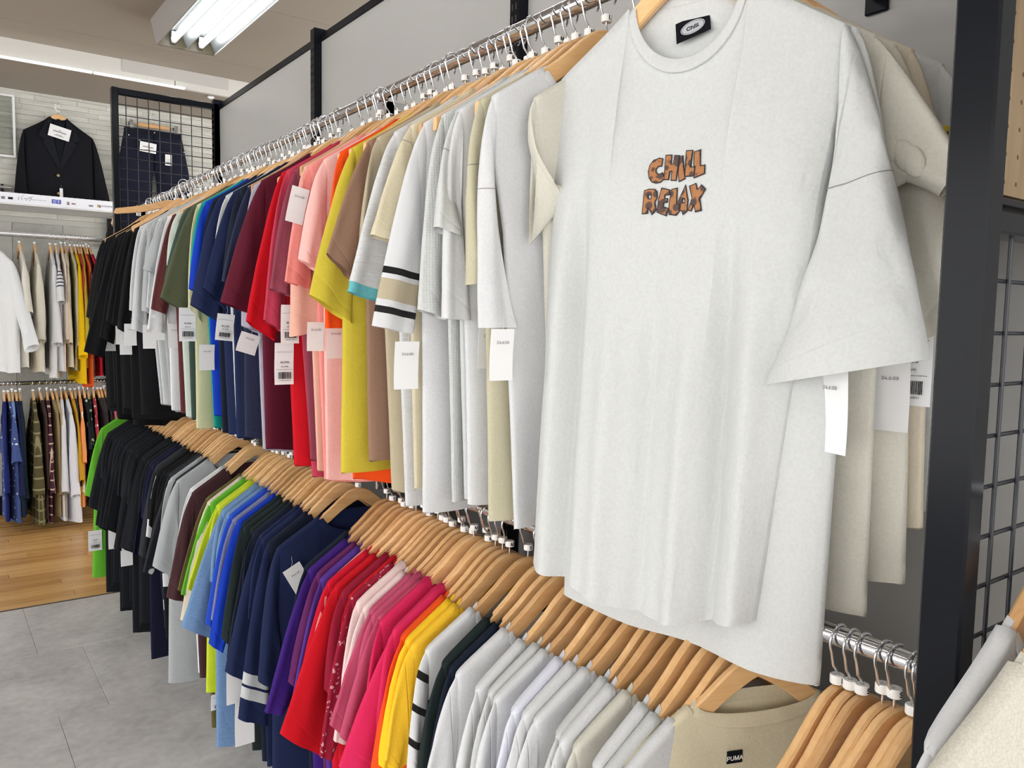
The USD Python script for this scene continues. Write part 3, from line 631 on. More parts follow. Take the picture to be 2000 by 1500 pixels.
# --- upper rail, near to far: the fan of turned white tees behind it, then tees hung square to the rail
UPY = {}
def up(k, name, desc, y, rgb, **kw):
    UPY[y] = desc
    yaw = kw.pop('yaw', R_(k).uniform(-2.5, 2.5)); dz = kw.pop('dz', R_(k + 500).uniform(-.004, .002))
    kw.setdefault('group', 'clothes on the upper rail')
    return garment(name, desc, kw.pop('catg', TEE), (RAIL_X + kw.pop('dx', 0), y, ZPU + dz), rgb, R_(k), yaw=yaw, **kw)
def face(k, name, desc, x, rgb, **kw):
    return garment(name, desc, TEE, (x, ARM_Y, ZPA + R_(k + 500).uniform(-.003, .0)), rgb, R_(k), yaw=kw.pop('yaw', -80 + R_(k).uniform(-4, 4)), group='tees facing the aisle at the near end', **kw)
face(9, 'longline_tee', 'long white tee whose hem hangs below the CHILL RELAX tee', .872, C_['offwhite'], L=.915, bw=.215, lean=-.024, E=(-.23, -.52), I=(-.19, -.50), ER=(.283, -.49), IR=(.225, -.51), nf=.06, tags=[date(.212, -.525, y=-.036, w=.050, h=.105, yaw=-.35)], seam=1)
face(10, 'sweat_tee', 'ivory tee with padded sleeves and ribbed cuffs behind the CHILL RELAX tee', .908, C_['ivory'], ER=(.300, -.270), IR=(.250, -.310), E=(-.235, -.34), I=(-.200, -.39), cuffs=(fabric(C_['ivory']), .05), pads=True, L=.84, bw=.232, seam=1, nf=.045)
face(11, 'crew_tee', 'cream tee with dark blue double stitching beside the near post', .95, C_['ivory'], ER=(.312, -.475), IR=(.25, -.50), E=(-.255, -.44), I=(-.222, -.50), L=.80, bw=.25, tags=[date(.228, -.52, y=-.014, w=.046, h=.090)])
face(12, 'crew_tee', 'thin cream tee with a barcode tag beside the near post', .99, C_['milk'], ER=(.285, -.46), IR=(.25, -.49), E=(-.24, -.44), I=(-.21, -.49), L=.735, bw=.25, tags=[bar(.236, -.475, y=-.03, w=.050, h=.105)])
wl = face(13, 'crew_tee', 'pale tee with a yellow sleeve label beside the near post', 1.06, C_['offwhite'], ER=(.28, -.29), IR=(.22, -.31), E=(-.24, -.44), I=(-.21, -.49), L=.735, bw=.235)
yl = obj('yellow_label', box(.196, .246, -.028, -.026, -.243, -.219, .0004), plain('yellow_label', (214, 184, 22), .6), wl)
obj('label_lettering', face_front(text('Yellow', .0085, True, .0004), (.224, -.0285, -.231)), M_ink, yl)
# row of stitched pads down the ivory sleeve is part of that sleeve's cloth
up(216, 'crew_tee', 'ivory tee with short ribbed cuff left of the CHILL RELAX tee', .945, C_['ivory'], yaw=0, dx=.05, E=(-0.196, -0.250), I=(-0.160, -0.283), L=.80, bw=.15, bend=(-.02, -.01), cuffs=(fabric(C_['ivory']), .03))
up(14, 'crew_tee', 'smooth white tee just left of the CHILL RELAX tee', .968, C_['white'], yaw=-3, E=(-.226, -.467), I=(-.160, -.466), L=.775, bw=.152, body_kw=dict(nw=.125), nf=.06, thread=.2, tags=[date(-.195, -.468, y=-.02, w=.040, h=.076)])
up(15, 'crew_tee', 'sage beige tee on the upper rail', 1.008, C_['sage'], E=(-.235, -.405), I=(-.162, -.39), L=.765, bw=.176, yaw=-1, nf=.05, body_kw=dict(nw=.125), thread=.17)
up(16, 'crew_tee', 'bright white half-sleeve tee beside the sage beige tee', 1.06, C_['white'], E=(-.236, -.452), I=(-.176, -.455), L=.745, bw=.18, yaw=-2, tags=[date(-.16, -.46, y=-.02, h=.07)])
up(17, 'crew_tee', 'white tee with a short stitched sleeve band on the upper rail', 1.085, C_['offwhite'], E=(-.252, -.315), I=(-.196, -.333), L=.75, bw=.175, thread=.12)
up(18, 'waffle_tee', 'off-white waffle-knit tee on the upper rail', 1.12, C_['offwhite'], kind='waffle', E=(-.250, -.44), I=(-.194, -.456), L=.76, bw=.183)
stripe_sl = fabric(C_['white'], 'ubands', (0, 1, stops_of([(.300, C_['white']), (.011, C_['black']), (.009, C_['white']), (.033, C_['khaki']), (.011, C_['white']), (.012, C_['black']), (.024, C_['white'])])), name='striped_sleeve_cloth')
up(19, 'rugby_tee', 'white tee with black and beige banded sleeves on the upper rail', 1.17, C_['white'], sleeve_mat=stripe_sl, E=(-.300, -.465), I=(-.226, -.478), L=.775, bw=.205, tags=[date(-.245, -.49, y=-.02, w=.044, h=.078)])
up(20, 'crew_tee', 'cream tee with broad shoulder and short stitched sleeve on the upper rail', 1.222, C_['cream'], E=(-.280, -.320), I=(-.214, -.338), L=.755, bw=.2, thread=.17)
up(21, 'slub_tee', 'white crinkled tee with turquoise sleeve lining on the upper rail', 1.275, C_['white'], kind='slub', E=(-.297, -.394), I=(-.218, -.413), L=.79, bw=.186, cuffs=(fabric(C_['turq']), .018))
up(22, 'crew_tee', 'khaki tee half hidden by the crinkled white tee', 1.335, C_['khaki'], E=(-.25, -.35), I=(-.214, -.40), L=.78, bw=.175)
up(23, 'crew_tee', 'taupe brown tee on the upper rail', 1.375, C_['taupe'], E=(-.293, -.342), I=(-.238, -.39), L=.722, bw=.205, bend=(-.01, .0))
up(24, 'crew_tee', 'mustard yellow tee on the upper rail', 1.443, C_['mustard'], E=(-.293, -.415), I=(-.216, -.469), L=.752, bw=.235, tk=.018)
up(25, 'crew_tee', 'bright orange tee on the upper rail', 1.508, C_['orange'], E=(-.242, -.479), I=(-.178, -.478), L=.795, bw=.17)
up(26, 'crew_tee', 'pale pink tee on the upper rail', 1.578, C_['ltpink'], E=(-.260, -.338), I=(-.216, -.366), L=.795, bw=.196, tags=[date(-.19, -.47, y=-.02, h=.07), date(-.225, -.465, y=.0, h=.06)])
up(27, 'crew_tee', 'salmon pink tee with a tag on its shoulder on the upper rail', 1.655, C_['salmon'], E=(-.267, -.381), I=(-.203, -.395), L=.812, bw=.172, tags=[date(-.232, -.185, y=-.022, w=.038, h=.075, rot=.2)])
up(28, 'crew_tee', 'dusty peach tee with long half sleeves on the upper rail', 1.695, C_['peach'], E=(-.242, -.499), I=(-.165, -.484), L=.80, bw=.185)
up(29, 'crew_tee', 'plum tee on the upper rail', 1.748, C_['plum'], E=(-.266, -.396), I=(-.221, -.412), L=.79, bw=.168, tags=[bar(-.228, -.43, y=-.02, w=.042, h=.085)])
up(30, 'crew_tee', 'rose red tee on the upper rail', 1.787, C_['rose'], E=(-.270, -.468), I=(-.222, -.498), L=.827, bw=.155, tags=[bar(-.222, -.52, y=-.02, w=.044, h=.095)])
up(31, 'crew_tee', 'bright red tee on the upper rail', 1.828, C_['red'], E=(-.298, -.470), I=(-.226, -.516), L=.815, bw=.183, bend=(-.01, 0))
up(32, 'crew_tee', 'dark maroon tee on the upper rail', 1.968, C_['maroon'], E=(-.308, -.428), I=(-.228, -.457), L=.79, bw=.207, tk=.02)
up(33, 'crew_tee', 'lavender grey tee behind the maroon tee on the upper rail', 2.02, (172, 168, 184), E=(-.245, -.48), I=(-.20, -.50), L=.80, bw=.19, tags=[date(-.225, -.50, y=-.02, w=.05, h=.05, rot=.3)])
up(34, 'crew_tee', 'slate navy tee with short sleeve on the upper rail', 2.07, C_['slate'], E=(-.279, -.371), I=(-.230, -.427), L=.767, bw=.225)
up(35, 'crew_tee', 'deep navy tee beside the slate navy tees on the upper rail', 2.12, C_['dknavy'], E=(-.255, -.37), I=(-.21, -.42), L=.78, bw=.21)
up(36, 'crew_tee', 'blue-navy tee on the upper rail', 2.175, C_['navy'], E=(-.288, -.388), I=(-.231, -.440), L=.783, bw=.203, tags=[bar(-.235, -.455, y=-.02, w=.045, h=.07, rot=.1)])
up(37, 'polo_shirt', 'light grey tee showing between the navy tees on the upper rail', 2.24, C_['ltgrey'], E=(-.25, -.36), I=(-.21, -.40), L=.79, bw=.19)
up(38, 'crew_tee', 'loose navy tee with long drooping sleeve on the upper rail', 2.31, C_['navy'], E=(-.284, -.428), I=(-.212, -.476), L=.787, bw=.189, tk=.018)
up(39, 'crew_tee', 'dark ink tee behind the loose navy tee on the upper rail', 2.37, C_['dknavy'], E=(-.25, -.41), I=(-.21, -.44), L=.80, bw=.19)
up(40, 'crew_tee', 'royal blue tee on the upper rail', 2.445, C_['royal'], E=(-.259, -.384), I=(-.215, -.402), L=.76, bw=.19, tags=[date(-.215, -.545, y=-.02, w=.044, h=.075)])
up(41, 'crew_tee', 'teal green tee on the upper rail', 2.485, C_['teal'], E=(-.245, -.381), I=(-.214, -.410), L=.802, bw=.184)
up(42, 'crew_tee', 'pale sage tee on the upper rail', 2.525, C_['palesage'], E=(-.242, -.440), I=(-.202, -.485), L=.80, bw=.222, tags=[bar(-.245, -.44, y=-.02, w=.048, h=.10)])
up(43, 'oversize_tee', 'wide dark olive tee with triangular sleeve on the upper rail', 2.585, C_['olive'], E=(-.305, -.411), I=(-.196, -.472), L=.78, bw=.2, tk=.018)
up(44, 'crew_tee', 'forest green tee on the upper rail', 2.64, C_['dkgreen'], E=(-.276, -.355), I=(-.234, -.377), L=.79, bw=.2)
up(45, 'crew_tee', 'tan brown tee with rolled cuff on the upper rail', 2.69, (112, 98, 72), E=(-.262, -.385), I=(-.228, -.395), L=.79, bw=.19, cuffs=(fabric((128, 110, 80)), .02))
up(46, 'crew_tee', 'pale mint tee on the upper rail', 2.755, C_['mint'], E=(-.242, -.301), I=(-.210, -.316), L=.79, bw=.19)
up(47, 'crew_tee', 'chocolate maroon tee on the upper rail', 2.825, C_['brown'], E=(-.278, -.440), I=(-.233, -.457), L=.79, bw=.19)
up(48, 'crew_tee', 'white tee with dangling tag among the grey tees on the upper rail', 2.885, C_['white'], E=(-.283, -.508), I=(-.222, -.525), L=.787, bw=.212, tags=[date(-.25, -.46, y=-.02, w=.042, h=.085), date(-.20, -.49, y=-.03, w=.042, h=.08)])
up(49, 'heather_tee', 'heather grey tee with pointed sleeve on the upper rail', 2.945, C_['grey'], kind='heather', E=(-.275, -.311), I=(-.216, -.335), L=.794, bw=.18)
up(50, 'crew_tee', 'pearl grey tee on the upper rail', 3.02, C_['ltgrey'], E=(-.255, -.44), I=(-.21, -.46), L=.79, bw=.17)
up(51, 'heather_tee', 'mid grey marl tee on the upper rail', 3.11, C_['grey'], kind='heather', E=(-.25, -.45), I=(-.20, -.47), L=.80, bw=.16, tags=[date(-.23, -.5, y=-.02, w=.045, h=.085)])
up(52, 'crew_tee', 'pale grey long-sleeved tee next to the black tees on the upper rail', 3.24, C_['ltgrey'], E=(-.262, -.52), I=(-.205, -.54), L=.80, bw=.15, arm=.18)
up(53, 'crew_tee', 'light grey gathered tee next to the black tees on the upper rail', 3.32, C_['ltgrey'], E=(-.252, -.449), I=(-.190, -.467), L=.814, bw=.15, fold=.014)
bl = [(3.42, -.279, -.518), (3.50, -.285, -.50), (3.58, -.291, -.491), (3.67, -.30, -.56), (3.765, -.345, -.622), (3.85, -.30, -.55), (3.93, -.29, -.52), (4.02, -.285, -.5), (4.12, -.28, -.48)]
for i, (y, ex, ez) in enumerate(bl):
    nth = ('first', 'second', 'third', 'fourth', 'fifth', 'sixth', 'seventh', 'eighth', 'ninth')[i]
    up(60 + i, 'crew_tee', 'black tee, %s of the black ones on the upper rail' % nth, y, C_['black'] if i % 2 else (19, 20, 24), E=(ex, ez), I=(ex + .055 + .02 * (i == 4), ez - .03), L=.86 + .03 * (i % 3), bw=.2 + .012 * (i % 2), tags=[date(-.235, -.50 - .04 * (i % 2), y=-.02, w=.045, h=.085)] if i in (0, 1, 2, 5) else [], lo=i > 4)
hanger('bare wooden hanger tilted up towards the aisle on the upper rail', (RAIL_X - .021, 3.56, ZPU + .004), 2, 'M', 21)
hanger('bare wooden hanger low among the black tees on the upper rail', (RAIL_X - .01, 3.47, ZPU + .01), -8)

# --- lower rail, near to far
LOWY = {}
def low(k, name, desc, y, rgb, **kw):
    LOWY[y] = (desc, rgb)
    yaw = kw.pop('yaw', R_(k).uniform(-4, 4)); dz = kw.pop('dz', R_(k + 500).uniform(-.004, .002)); kw.setdefault('tk', .012); kw.setdefault('fold', .008); bk = dict(nw=.118 if k < 147 else .105); bk.update(kw.get('body_kw') or {}); kw['body_kw'] = bk; kw.setdefault('nf', .085)
    kw.setdefault('group', 'clothes on the lower rail')
    return garment(name, desc, kw.pop('catg', TEE), (RAIL_X + kw.pop('dx', R_(k + 900).uniform(-.008, .008)), y, ZPL + dz), rgb, R_(k), yaw=yaw, **kw)
for i, (y, l) in enumerate(((.575, 'M'), (.548, 'S'), (.522, 'S'), (.497, 'S'), (.472, 'S'), (.447, 'M'), (.424, 'L'), (.405, 'M'))):
    low(100 + i, 'crew_tee', 'off-white tee on a hanger beside the near post, number %d from its left' % (i + 1), y, C_['offwhite'], letter=l, yaw=0, dz=-.004, L=.7, nw_hide=None) if False else None
n_near = ('first', 'second', 'third', 'fourth', 'fifth', 'sixth', 'seventh', 'eighth')
for i, (y, l) in enumerate(((0.523, 'M'), (0.506, 'S'), (0.491, 'S'), (0.466, 'S'), (0.452, 'S'), (0.430, 'M'), (0.423, 'L'), (0.416, 'M'))):
    hanger('wooden hanger with size marker near the black post, %s from the cream tee' % n_near[i], (RAIL_X, y, ZPL), R_(i).uniform(-6, 6), l)
cream_tee = low(110, 'crew_tee', 'cream tee with small black chest label on the lower rail', .638, C_['cream'], nf=.032, L=.72, bw=.23, yaw=-20, tk=.018, dx=0, body_kw=dict(nw=.10))
lx, lz = -0.035, -0.133
ly = float(front_y(cream_tee, np.array([lx]), np.array([lz]))[0])
cl = obj('chest_label', box(lx - .0115, lx + .0115, ly - .0022, ly - .0008, lz - .0085, lz + .0085, .0003), M_black, cream_tee, label='small black woven chest label')
obj('label_lettering', face_front(text('PUMA', .006, True, .0003), (lx, ly - .0026, lz - .001)), M_marker, cl)
nw_ = [(.672, 'white'), (.702, 'offwhite'), (.730, 'white'), (.760, 'ivory'), (.790, 'white'), (.818, 'offwhite'), (.846, 'white'), (.874, 'white'), (.904, 'ivory'), (.934, 'white'), (.966, 'offwhite'), (1.0, 'white'), (1.032, 'white')]
ords = ('first', 'second', 'third', 'fourth', 'fifth', 'sixth', 'seventh', 'eighth', 'ninth', 'tenth', 'eleventh', 'twelfth', 'thirteenth')
for i, (y, c) in enumerate(nw_):
    low(111 + i, 'crew_tee', '%s white tee behind the cream tee on the lower rail' % ords[i], y, C_[c] if i != 8 else (222, 224, 236), L=.74, bw=.2, nf=.07 + .012 * (i % 3), yaw=-4 + 3 * (i % 3), seam=1, E=(-.265, -.33 - .015 * (i % 3)), I=(-.215, -.37))
low(130, 'crew_tee', 'black and white tee behind the dark green tee on the lower rail', 1.066, C_['dknavy'], L=.74)
low(131, 'crew_tee', 'dark bottle green tee on the lower rail', 1.10, C_['deepgreen'], E=(-.254, -.32), I=(-.226, -.345), L=.74)
bw_st = stops_of([(.12, C_['white'])] + [x for _ in range(9) for x in ((.018, C_['black']), (.05, C_['white']))])
low(132, 'striped_tee', 'white tee with thin black stripes on the lower rail', 1.142, C_['white'], kind='bands', spec=(-.10, -.83, [(p, c) for p, c in bw_st]), E=(-.246, -.33), I=(-.205, -.36), L=.76, sleeve_mat=fabric(C_['white'], 'ubands', (0, 1, stops_of([x for _ in range(8) for x in ((.012, C_['black']), (.038, C_['white']))])), name='thin_stripe_sleeve'))
low(133, 'crew_tee', 'golden yellow tee on the lower rail', 1.19, C_['gold'], E=(-.256, -.325), I=(-.222, -.36), L=.74, seam=1)
low(134, 'crew_tee', 'egg-yolk yellow tee behind the golden yellow tee on the lower rail', 1.212, (255, 200, 40), E=(-.262, -.34), I=(-.23, -.36), L=.73)
low(135, 'crew_tee', 'vivid orange tee on the lower rail', 1.238, C_['orange'], E=(-.271, -.35), I=(-.238, -.37), L=.74)
low(136, 'crew_tee', 'magenta pink tee on the lower rail', 1.288, C_['magenta'], E=(-.318, -.365), I=(-.243, -.40), L=.74, tk=.016, seam=1)
low(137, 'crew_tee', 'faded rose tee beside the magenta tee on the lower rail', 1.335, C_['dusty'], E=(-.29, -.34), I=(-.245, -.38), L=.74)
low(138, 'rose_print_tee', 'dusty pink tee with white flower print on the lower rail', 1.372, C_['dusty'], E=(-.288, -.34), I=(-.245, -.387), L=.74, sleeve_mat=fabric(C_['dusty'], 'spots', (lin(C_['dusty']), lin((238, 214, 218)), 13.0, .24), 'white_flower_sleeve'))
low(139, 'crew_tee', 'very pale pink tee on the lower rail', 1.405, C_['palepink'], E=(-.271, -.38), I=(-.235, -.40), L=.74)
low(140, 'bandana_tee', 'wine red bandana-print tee on the lower rail', 1.448, C_['bandana'], kind='bandana', spec=(lin(C_['bandana']), lin((206, 150, 160)), 75.0, .26), E=(-.277, -.44), I=(-.246, -.46), L=.75)
low(141, 'crew_tee', 'scarlet tee with wide triangular sleeve on the lower rail', 1.525, C_['red'], E=(-.328, -.412), I=(-.231, -.494), L=.76, tk=.018, bend=(-.015, 0))
low(142, 'crew_tee', 'second scarlet tee behind the wide-sleeved scarlet tee on the lower rail', 1.558, (206, 16, 44), E=(-.28, -.40), I=(-.24, -.44), L=.74)
low(143, 'crew_tee', 'salmon tee peeking out behind the scarlet tees on the lower rail', 1.585, C_['salmon'], E=(-.27, -.37), I=(-.24, -.39), L=.74)
low(144, 'crew_tee', 'bright violet tee on the lower rail', 1.612, C_['violet'], E=(-.285, -.391), I=(-.246, -.424), L=.74)
low(145, 'crew_tee', 'plum violet tee on the lower rail', 1.638, (98, 36, 92), E=(-.275, -.36), I=(-.245, -.39), L=.74)
low(146, 'crew_tee', 'deep purple tee on the lower rail', 1.668, C_['purple'], E=(-.309, -.429), I=(-.265, -.447), L=.75)
low(147, 'crew_tee', 'dark tee with a lime trace at the neck on the lower rail', 1.698, C_['dknavy'], E=(-.28, -.42), I=(-.24, -.45), L=.76)
low(148, 'front_tee', 'navy tee showing its front and white date tag on the lower rail', 1.865, C_['navy'], E=(-.256, -.455), I=(-.190, -.495), L=.76, tk=.022, nf=.06, yaw=-6, bw=.22, tags=[date(-.186, -.168, y=-.05, w=.046, h=.082, rot=-.5)])
band_sl = fabric(C_['navy'], 'ubands', (0, 1, stops_of([(.290, C_['navy']), (.026, C_['ltgrey']), (.007, C_['navy']), (.026, C_['ltgrey']), (.051, C_['navy'])])), name='white_banded_sleeve')
low(149, 'banded_tee', 'navy tee with two white bands on its sleeve on the lower rail', 1.935, C_['dknavy'], sleeve_mat=band_sl, E=(-.285, -.56), I=(-.21, -.60), L=.78, arm=.24)
low(150, 'crew_tee', 'second navy tee behind the front-facing navy tee on the lower rail', 2.01, C_['navy'], E=(-.297, -.473), I=(-.237, -.514), L=.76, tags=[date(-.255, -.55, y=-.02, w=.05, h=.12)])
low(151, 'crew_tee', 'ink blue tee on the lower rail', 2.06, C_['dknavy'], E=(-.280, -.447), I=(-.242, -.490), L=.76, tags=[date(-.26, -.46, y=-.02, w=.05, h=.11)])
low(152, 'crew_tee', 'dark green-black tee on the lower rail', 2.11, C_['deepgreen'], E=(-.27, -.42), I=(-.235, -.46), L=.75)
low(153, 'crew_tee', 'royal blue tee on the lower rail', 2.18, C_['royal'], E=(-.285, -.465), I=(-.253, -.489), L=.76)
low(154, 'crew_tee', 'grey-violet tee on the lower rail', 2.215, (118, 122, 160), E=(-.272, -.40), I=(-.24, -.43), L=.75)
low(155, 'crew_tee', 'cobalt blue tee on the lower rail', 2.25, (36, 76, 196), E=(-.278, -.43), I=(-.245, -.46), L=.76)
low(156, 'crew_tee', 'washed denim blue tee on the lower rail', 2.345, C_['denim'], kind='denim', E=(-.329, -.448), I=(-.248, -.50), L=.84, bw=.235, tk=.018)
low(157, 'crew_tee', 'lime yellow tee on the lower rail', 2.40, C_['lime'], E=(-.30, -.36), I=(-.25, -.40), L=.70, bw=.245, tags=[bar(-.21, -.70, y=-.015, w=.05, h=.05)])
low(158, 'crew_tee', 'thin bright green tee beside the lime tee on the lower rail', 2.435, C_['bgreen'], E=(-.292, -.40), I=(-.25, -.42), L=.74)
low(159, 'crew_tee', 'beige tee between the green and olive tees on the lower rail', 2.46, C_['milk'], E=(-.288, -.48), I=(-.25, -.50), L=.74)
low(160, 'crew_tee', 'olive green tee on the lower rail', 2.495, (98, 92, 52), E=(-.297, -.40), I=(-.256, -.42), L=.86, bw=.2)
low(161, 'crew_tee', 'dark brown-maroon tee on the lower rail', 2.62, (72, 44, 48), E=(-.290, -.455), I=(-.236, -.477), L=.75, tk=.016)
low(162, 'crew_tee', 'white tee hidden between the brown and grey tees on the lower rail', 2.68, C_['white'], E=(-.27, -.43), I=(-.23, -.46), L=.75)
low(163, 'heather_tee', 'heather grey tee with broad sleeve on the lower rail', 2.81, C_['grey'], kind='heather', E=(-.286, -.415), I=(-.190, -.486), L=.82, bw=.245, tk=.02)
ws = stops_of([(.17, C_['black']), (.085, C_['white']), (.09, C_['black']), (.08, C_['white']), (.09, C_['black']), (.05, C_['white']), (.2, C_['black'])])
low(164, 'crew_tee', 'charcoal tee with white script on its sleeve on the lower rail', 2.92, C_['charcoal'], E=(-.31, -.45), I=(-.262, -.478), L=.76, sleeve_mat=fabric(C_['charcoal'], 'spots', (lin(C_['charcoal']), lin(C_['white']), 17.0, .2), 'white_script_sleeve'))
low(165, 'crew_tee', 'black tee with a white collar tip on the lower rail', 2.99, C_['black'], E=(-.28, -.42), I=(-.235, -.45), L=.80, nf=.1)
low(166, 'wide_striped_tee', 'black and white wide-striped tee on the lower rail', 3.07, C_['black'], kind='bands', spec=(0, -.765, ws), E=(-.262, -.43), I=(-.20, -.46), L=.77, sleeve_mat=fabric(C_['black'], 'ubands', (0, 1, stops_of([(.13, C_['black']), (.08, C_['white']), (.07, C_['black']), (.06, C_['white']), (.06, C_['black'])])), name='wide_stripe_sleeve'))
low(167, 'print_tee', 'charcoal tee with white smears on its shoulder on the lower rail', 3.15, C_['charcoal'], kind='spots', spec=(lin(C_['charcoal']), lin(C_['white']), 9.0, .17), E=(-.275, -.46), I=(-.235, -.49), L=.76)
low(168, 'crew_tee', 'midnight navy tee on the lower rail', 3.23, (18, 20, 46), E=(-.28, -.47), I=(-.24, -.5), L=.9, bw=.22)
for i, y in enumerate((3.31, 3.40, 3.49, 3.58, 3.68, 3.78, 3.88, 3.98, 4.08)):
    low(170 + i, 'crew_tee', 'black tee, %s of the black ones on the lower rail' % ords[i], y, (14, 16, 21) if i % 2 else (20, 23, 29), E=(-.288 - .004 * (i % 3), -.47 - .02 * (i % 4)), I=(-.243, -.50 - .02 * (i % 4)), L=.78 + .05 * (i % 3), bw=.23, lo=i > 3, tags=[date(-.25, -.5, y=-.02, w=.045, h=.09)] if i in (2, 5) else [])
low(182, 'long_sleeve_tee', 'bright green long tee at the far end of the lower rail', 4.27, C_['bgreen'], E=(-.285, -.45), I=(-.243, -.468), L=.86, bw=.262, tags=[bar(-.25, -.62, y=-.03, w=.06, h=.10)], tk=.02)
#REST#

ys = sorted(UPY)
for a_, b_ in zip(ys[:-1], ys[1:]):
    if b_ - a_ > .042:
        hanger('spare wooden hanger just beyond the ' + UPY[a_].replace(' on the upper rail', ''), (RAIL_X + hr.uniform(-.01, .004), (a_ + b_) / 2, ZPU - hr.uniform(0, .006)), hr.uniform(-1.5, 1.5))

LOWC = dict(LOWY)
ys = sorted(LOWC); kx = 700
for a_, b_ in zip(ys[:-1], ys[1:]):
    if .036 < b_ - a_ < .12 and not 1.66 < a_ < 1.87 and not 1.09 < a_ < 1.2:
        n_ = 2 if b_ - a_ > .075 else 1
        for q_ in range(n_):
            kx += 1; d_ = LOWC[a_][0].replace(' on the lower rail', ''); nm_ = ('inner', 'innermost')[q_]
            low(kx, 'crew_tee', nm_ + ' tee just behind the ' + d_, a_ + (b_ - a_) * (q_ + 1) / (n_ + 1), LOWC[a_ if hr.random() < .5 else b_][1], hl='hanger in %s tee behind the ' % nm_ + d_, tk=.009, L=.72, bw=.17, E=(-.245, -.33), I=(-.215, -.36), ER=(.24, -.33), IR=(.21, -.36), fold=.003, lo=True, yaw=0)
# ------------------------------------------------------------------ next bay at the right edge
NB_Z = Z_LOW + .21 + RAIL_R - HOOK
garment('crew_tee', 'white tee at the bottom right corner', TEE, (.885, .306, NB_Z), C_['white'], R_(300), yaw=-3, E=(-.29, -.42), I=(-.23, -.45), L=.74, seam=1)
garment('heather_tee', 'oatmeal marl tee at the bottom right corner', TEE, (.835, .268, NB_Z - .012), (214, 208, 196), R_(301), yaw=-8, kind='heather', E=(-.29, -.42), I=(-.23, -.45), L=.74, nf=.05)

# ------------------------------------------------------------------ back wall displays
M_whitechrome = plain('bright_chrome', (238, 240, 244), .35, .85)
def back_rail(z, lab, x1):
    t = thing('clothes_rail', lab, 'clothes rail', (0, 6.0, z))
    obj('bar', tube([(x, 0, 0) for x in np.linspace(-.6, x1, 10)], (.019 if z > 1.5 else .0125), 16), M_whitechrome if z > 1.5 else M_rail, t, True)
    for x in (-.3, x1 - .02):
        obj('bracket_arm', box(x - .005, x + .005, 0.012, WALL_Y - 6.0 - .013, -.03, .0, .001), M_chrome, t)
    return t
BZU, BZL = 1.872, .926
back_rail(BZU, 'upper chrome rail on the back wall under the white shelf sign', 1.06)
back_rail(BZL, 'lower chrome rail on the back wall', 1.30)
def back(k, name, desc, x, up, rgb, **kw):
    z = (BZU + .014 if up else BZL + .0145) + .002 - HOOK
    kw.setdefault('group', 'clothes on the upper back rail' if up else 'clothes on the lower back rail')
    return garment(name, desc, kw.pop('catg', 'shirt'), (x, 6.0, z), rgb, R_(k), yaw=kw.pop('yaw', -90 + R_(k).uniform(-4, 4)), lo=True, **kw)
SX = lambda px: .39 + px * .00288
LS = dict(ER=(.29, -.62), IR=(.235, -.64), E=(-.28, -.62), I=(-.23, -.64), arm=.2)
def ls(n): return dict(ER=(.26 + .03 * (n % 2), -.60 - .02 * (n % 3)), IR=(.21, -.63 - .02 * (n % 3)), E=(-.27, -.62), I=(-.22, -.64), arm=.19)
back(400, 'linen_shirt', 'large white long-sleeved shirt at the left edge on the back wall', SX(-12), True, (224, 227, 230), yaw=-62, L=.80, bw=.27, tk=.04, ER=(.40, -.63), IR=(.335, -.68), E=(-.28, -.6), I=(-.22, -.62), fold=.02)
back(401, 'knit_top', 'off-white top on a spaced hanger next to the large white shirt', SX(40), True, (218, 215, 204), L=.78, bw=.22, tk=.03, ER=(.29, -.43), IR=(.20, -.47))
back(402, 'v_neck_top', 'cream V-neck top on the back wall', SX(69), True, (214, 209, 194), L=.80, bw=.22, tk=.03, nf=.12, **ls(0))
back(403, 'pullover', 'white long-sleeved top on the back wall', SX(99), True, C_['white'], L=.84, bw=.22, tk=.025, **ls(1))
back(404, 'striped_pullover', 'white top with dark striped half sleeve on the back wall', SX(110), True, C_['white'], L=.80, bw=.21, tk=.025, ER=(.30, -.36), IR=(.205, -.385), sleeve_mat=fabric(C_['white'], 'ubands', (0, 1, stops_of([(.20, C_['white'])] + [x for _ in range(5) for x in ((.008, C_['slate']), (.016, C_['white']))] + [(.08, C_['white'])])), name='fine_stripe_sleeve'))
back(405, 'pullover', 'blush beige top on the back wall', SX(121), True, (230, 214, 200), L=.80, bw=.21, **ls(0))
back(406, 'pullover', 'warm cream long-sleeved top on the back wall', SX(129), True, (206, 196, 172), L=.78, bw=.22, **ls(1))
back(407, 'pullover', 'khaki beige top on the back wall', SX(139), True, (190, 182, 148), L=.80, bw=.21, **ls(2))
back(408, 'pullover', 'strong yellow long top on the back wall', SX(148), True, (226, 184, 8), L=.88, bw=.24, tk=.024, ER=(.285, -.70), IR=(.23, -.73), arm=.2)
back(409, 'pullover', 'brick red top on the back wall', SX(154), True, C_['brick'], L=.78, bw=.2, **ls(0))
back(410, 'pullover', 'mustard olive top on the back wall', SX(160), True, (184, 164, 60), L=.78, bw=.2, **ls(1))
back(411, 'pullover', 'burnt orange long top on the back wall', SX(166), True, (212, 92, 42), L=.91, bw=.22, ER=(.285, -.66), IR=(.235, -.7), arm=.2)
back(412, 'pullover', 'dark brown top on the back wall', SX(172), True, (84, 50, 42), L=.84, bw=.22, **ls(1))
back(413, 'pullover', 'crimson red top on the back wall', SX(177), True, (186, 20, 48), L=.84, bw=.22, ER=(.29, -.6), IR=(.24, -.64))
back(414, 'pullover', 'black top at the right end of the upper back rail', SX(207), True, C_['black'], L=.84, bw=.23, **ls(1))
dn = (30, 40, 92)
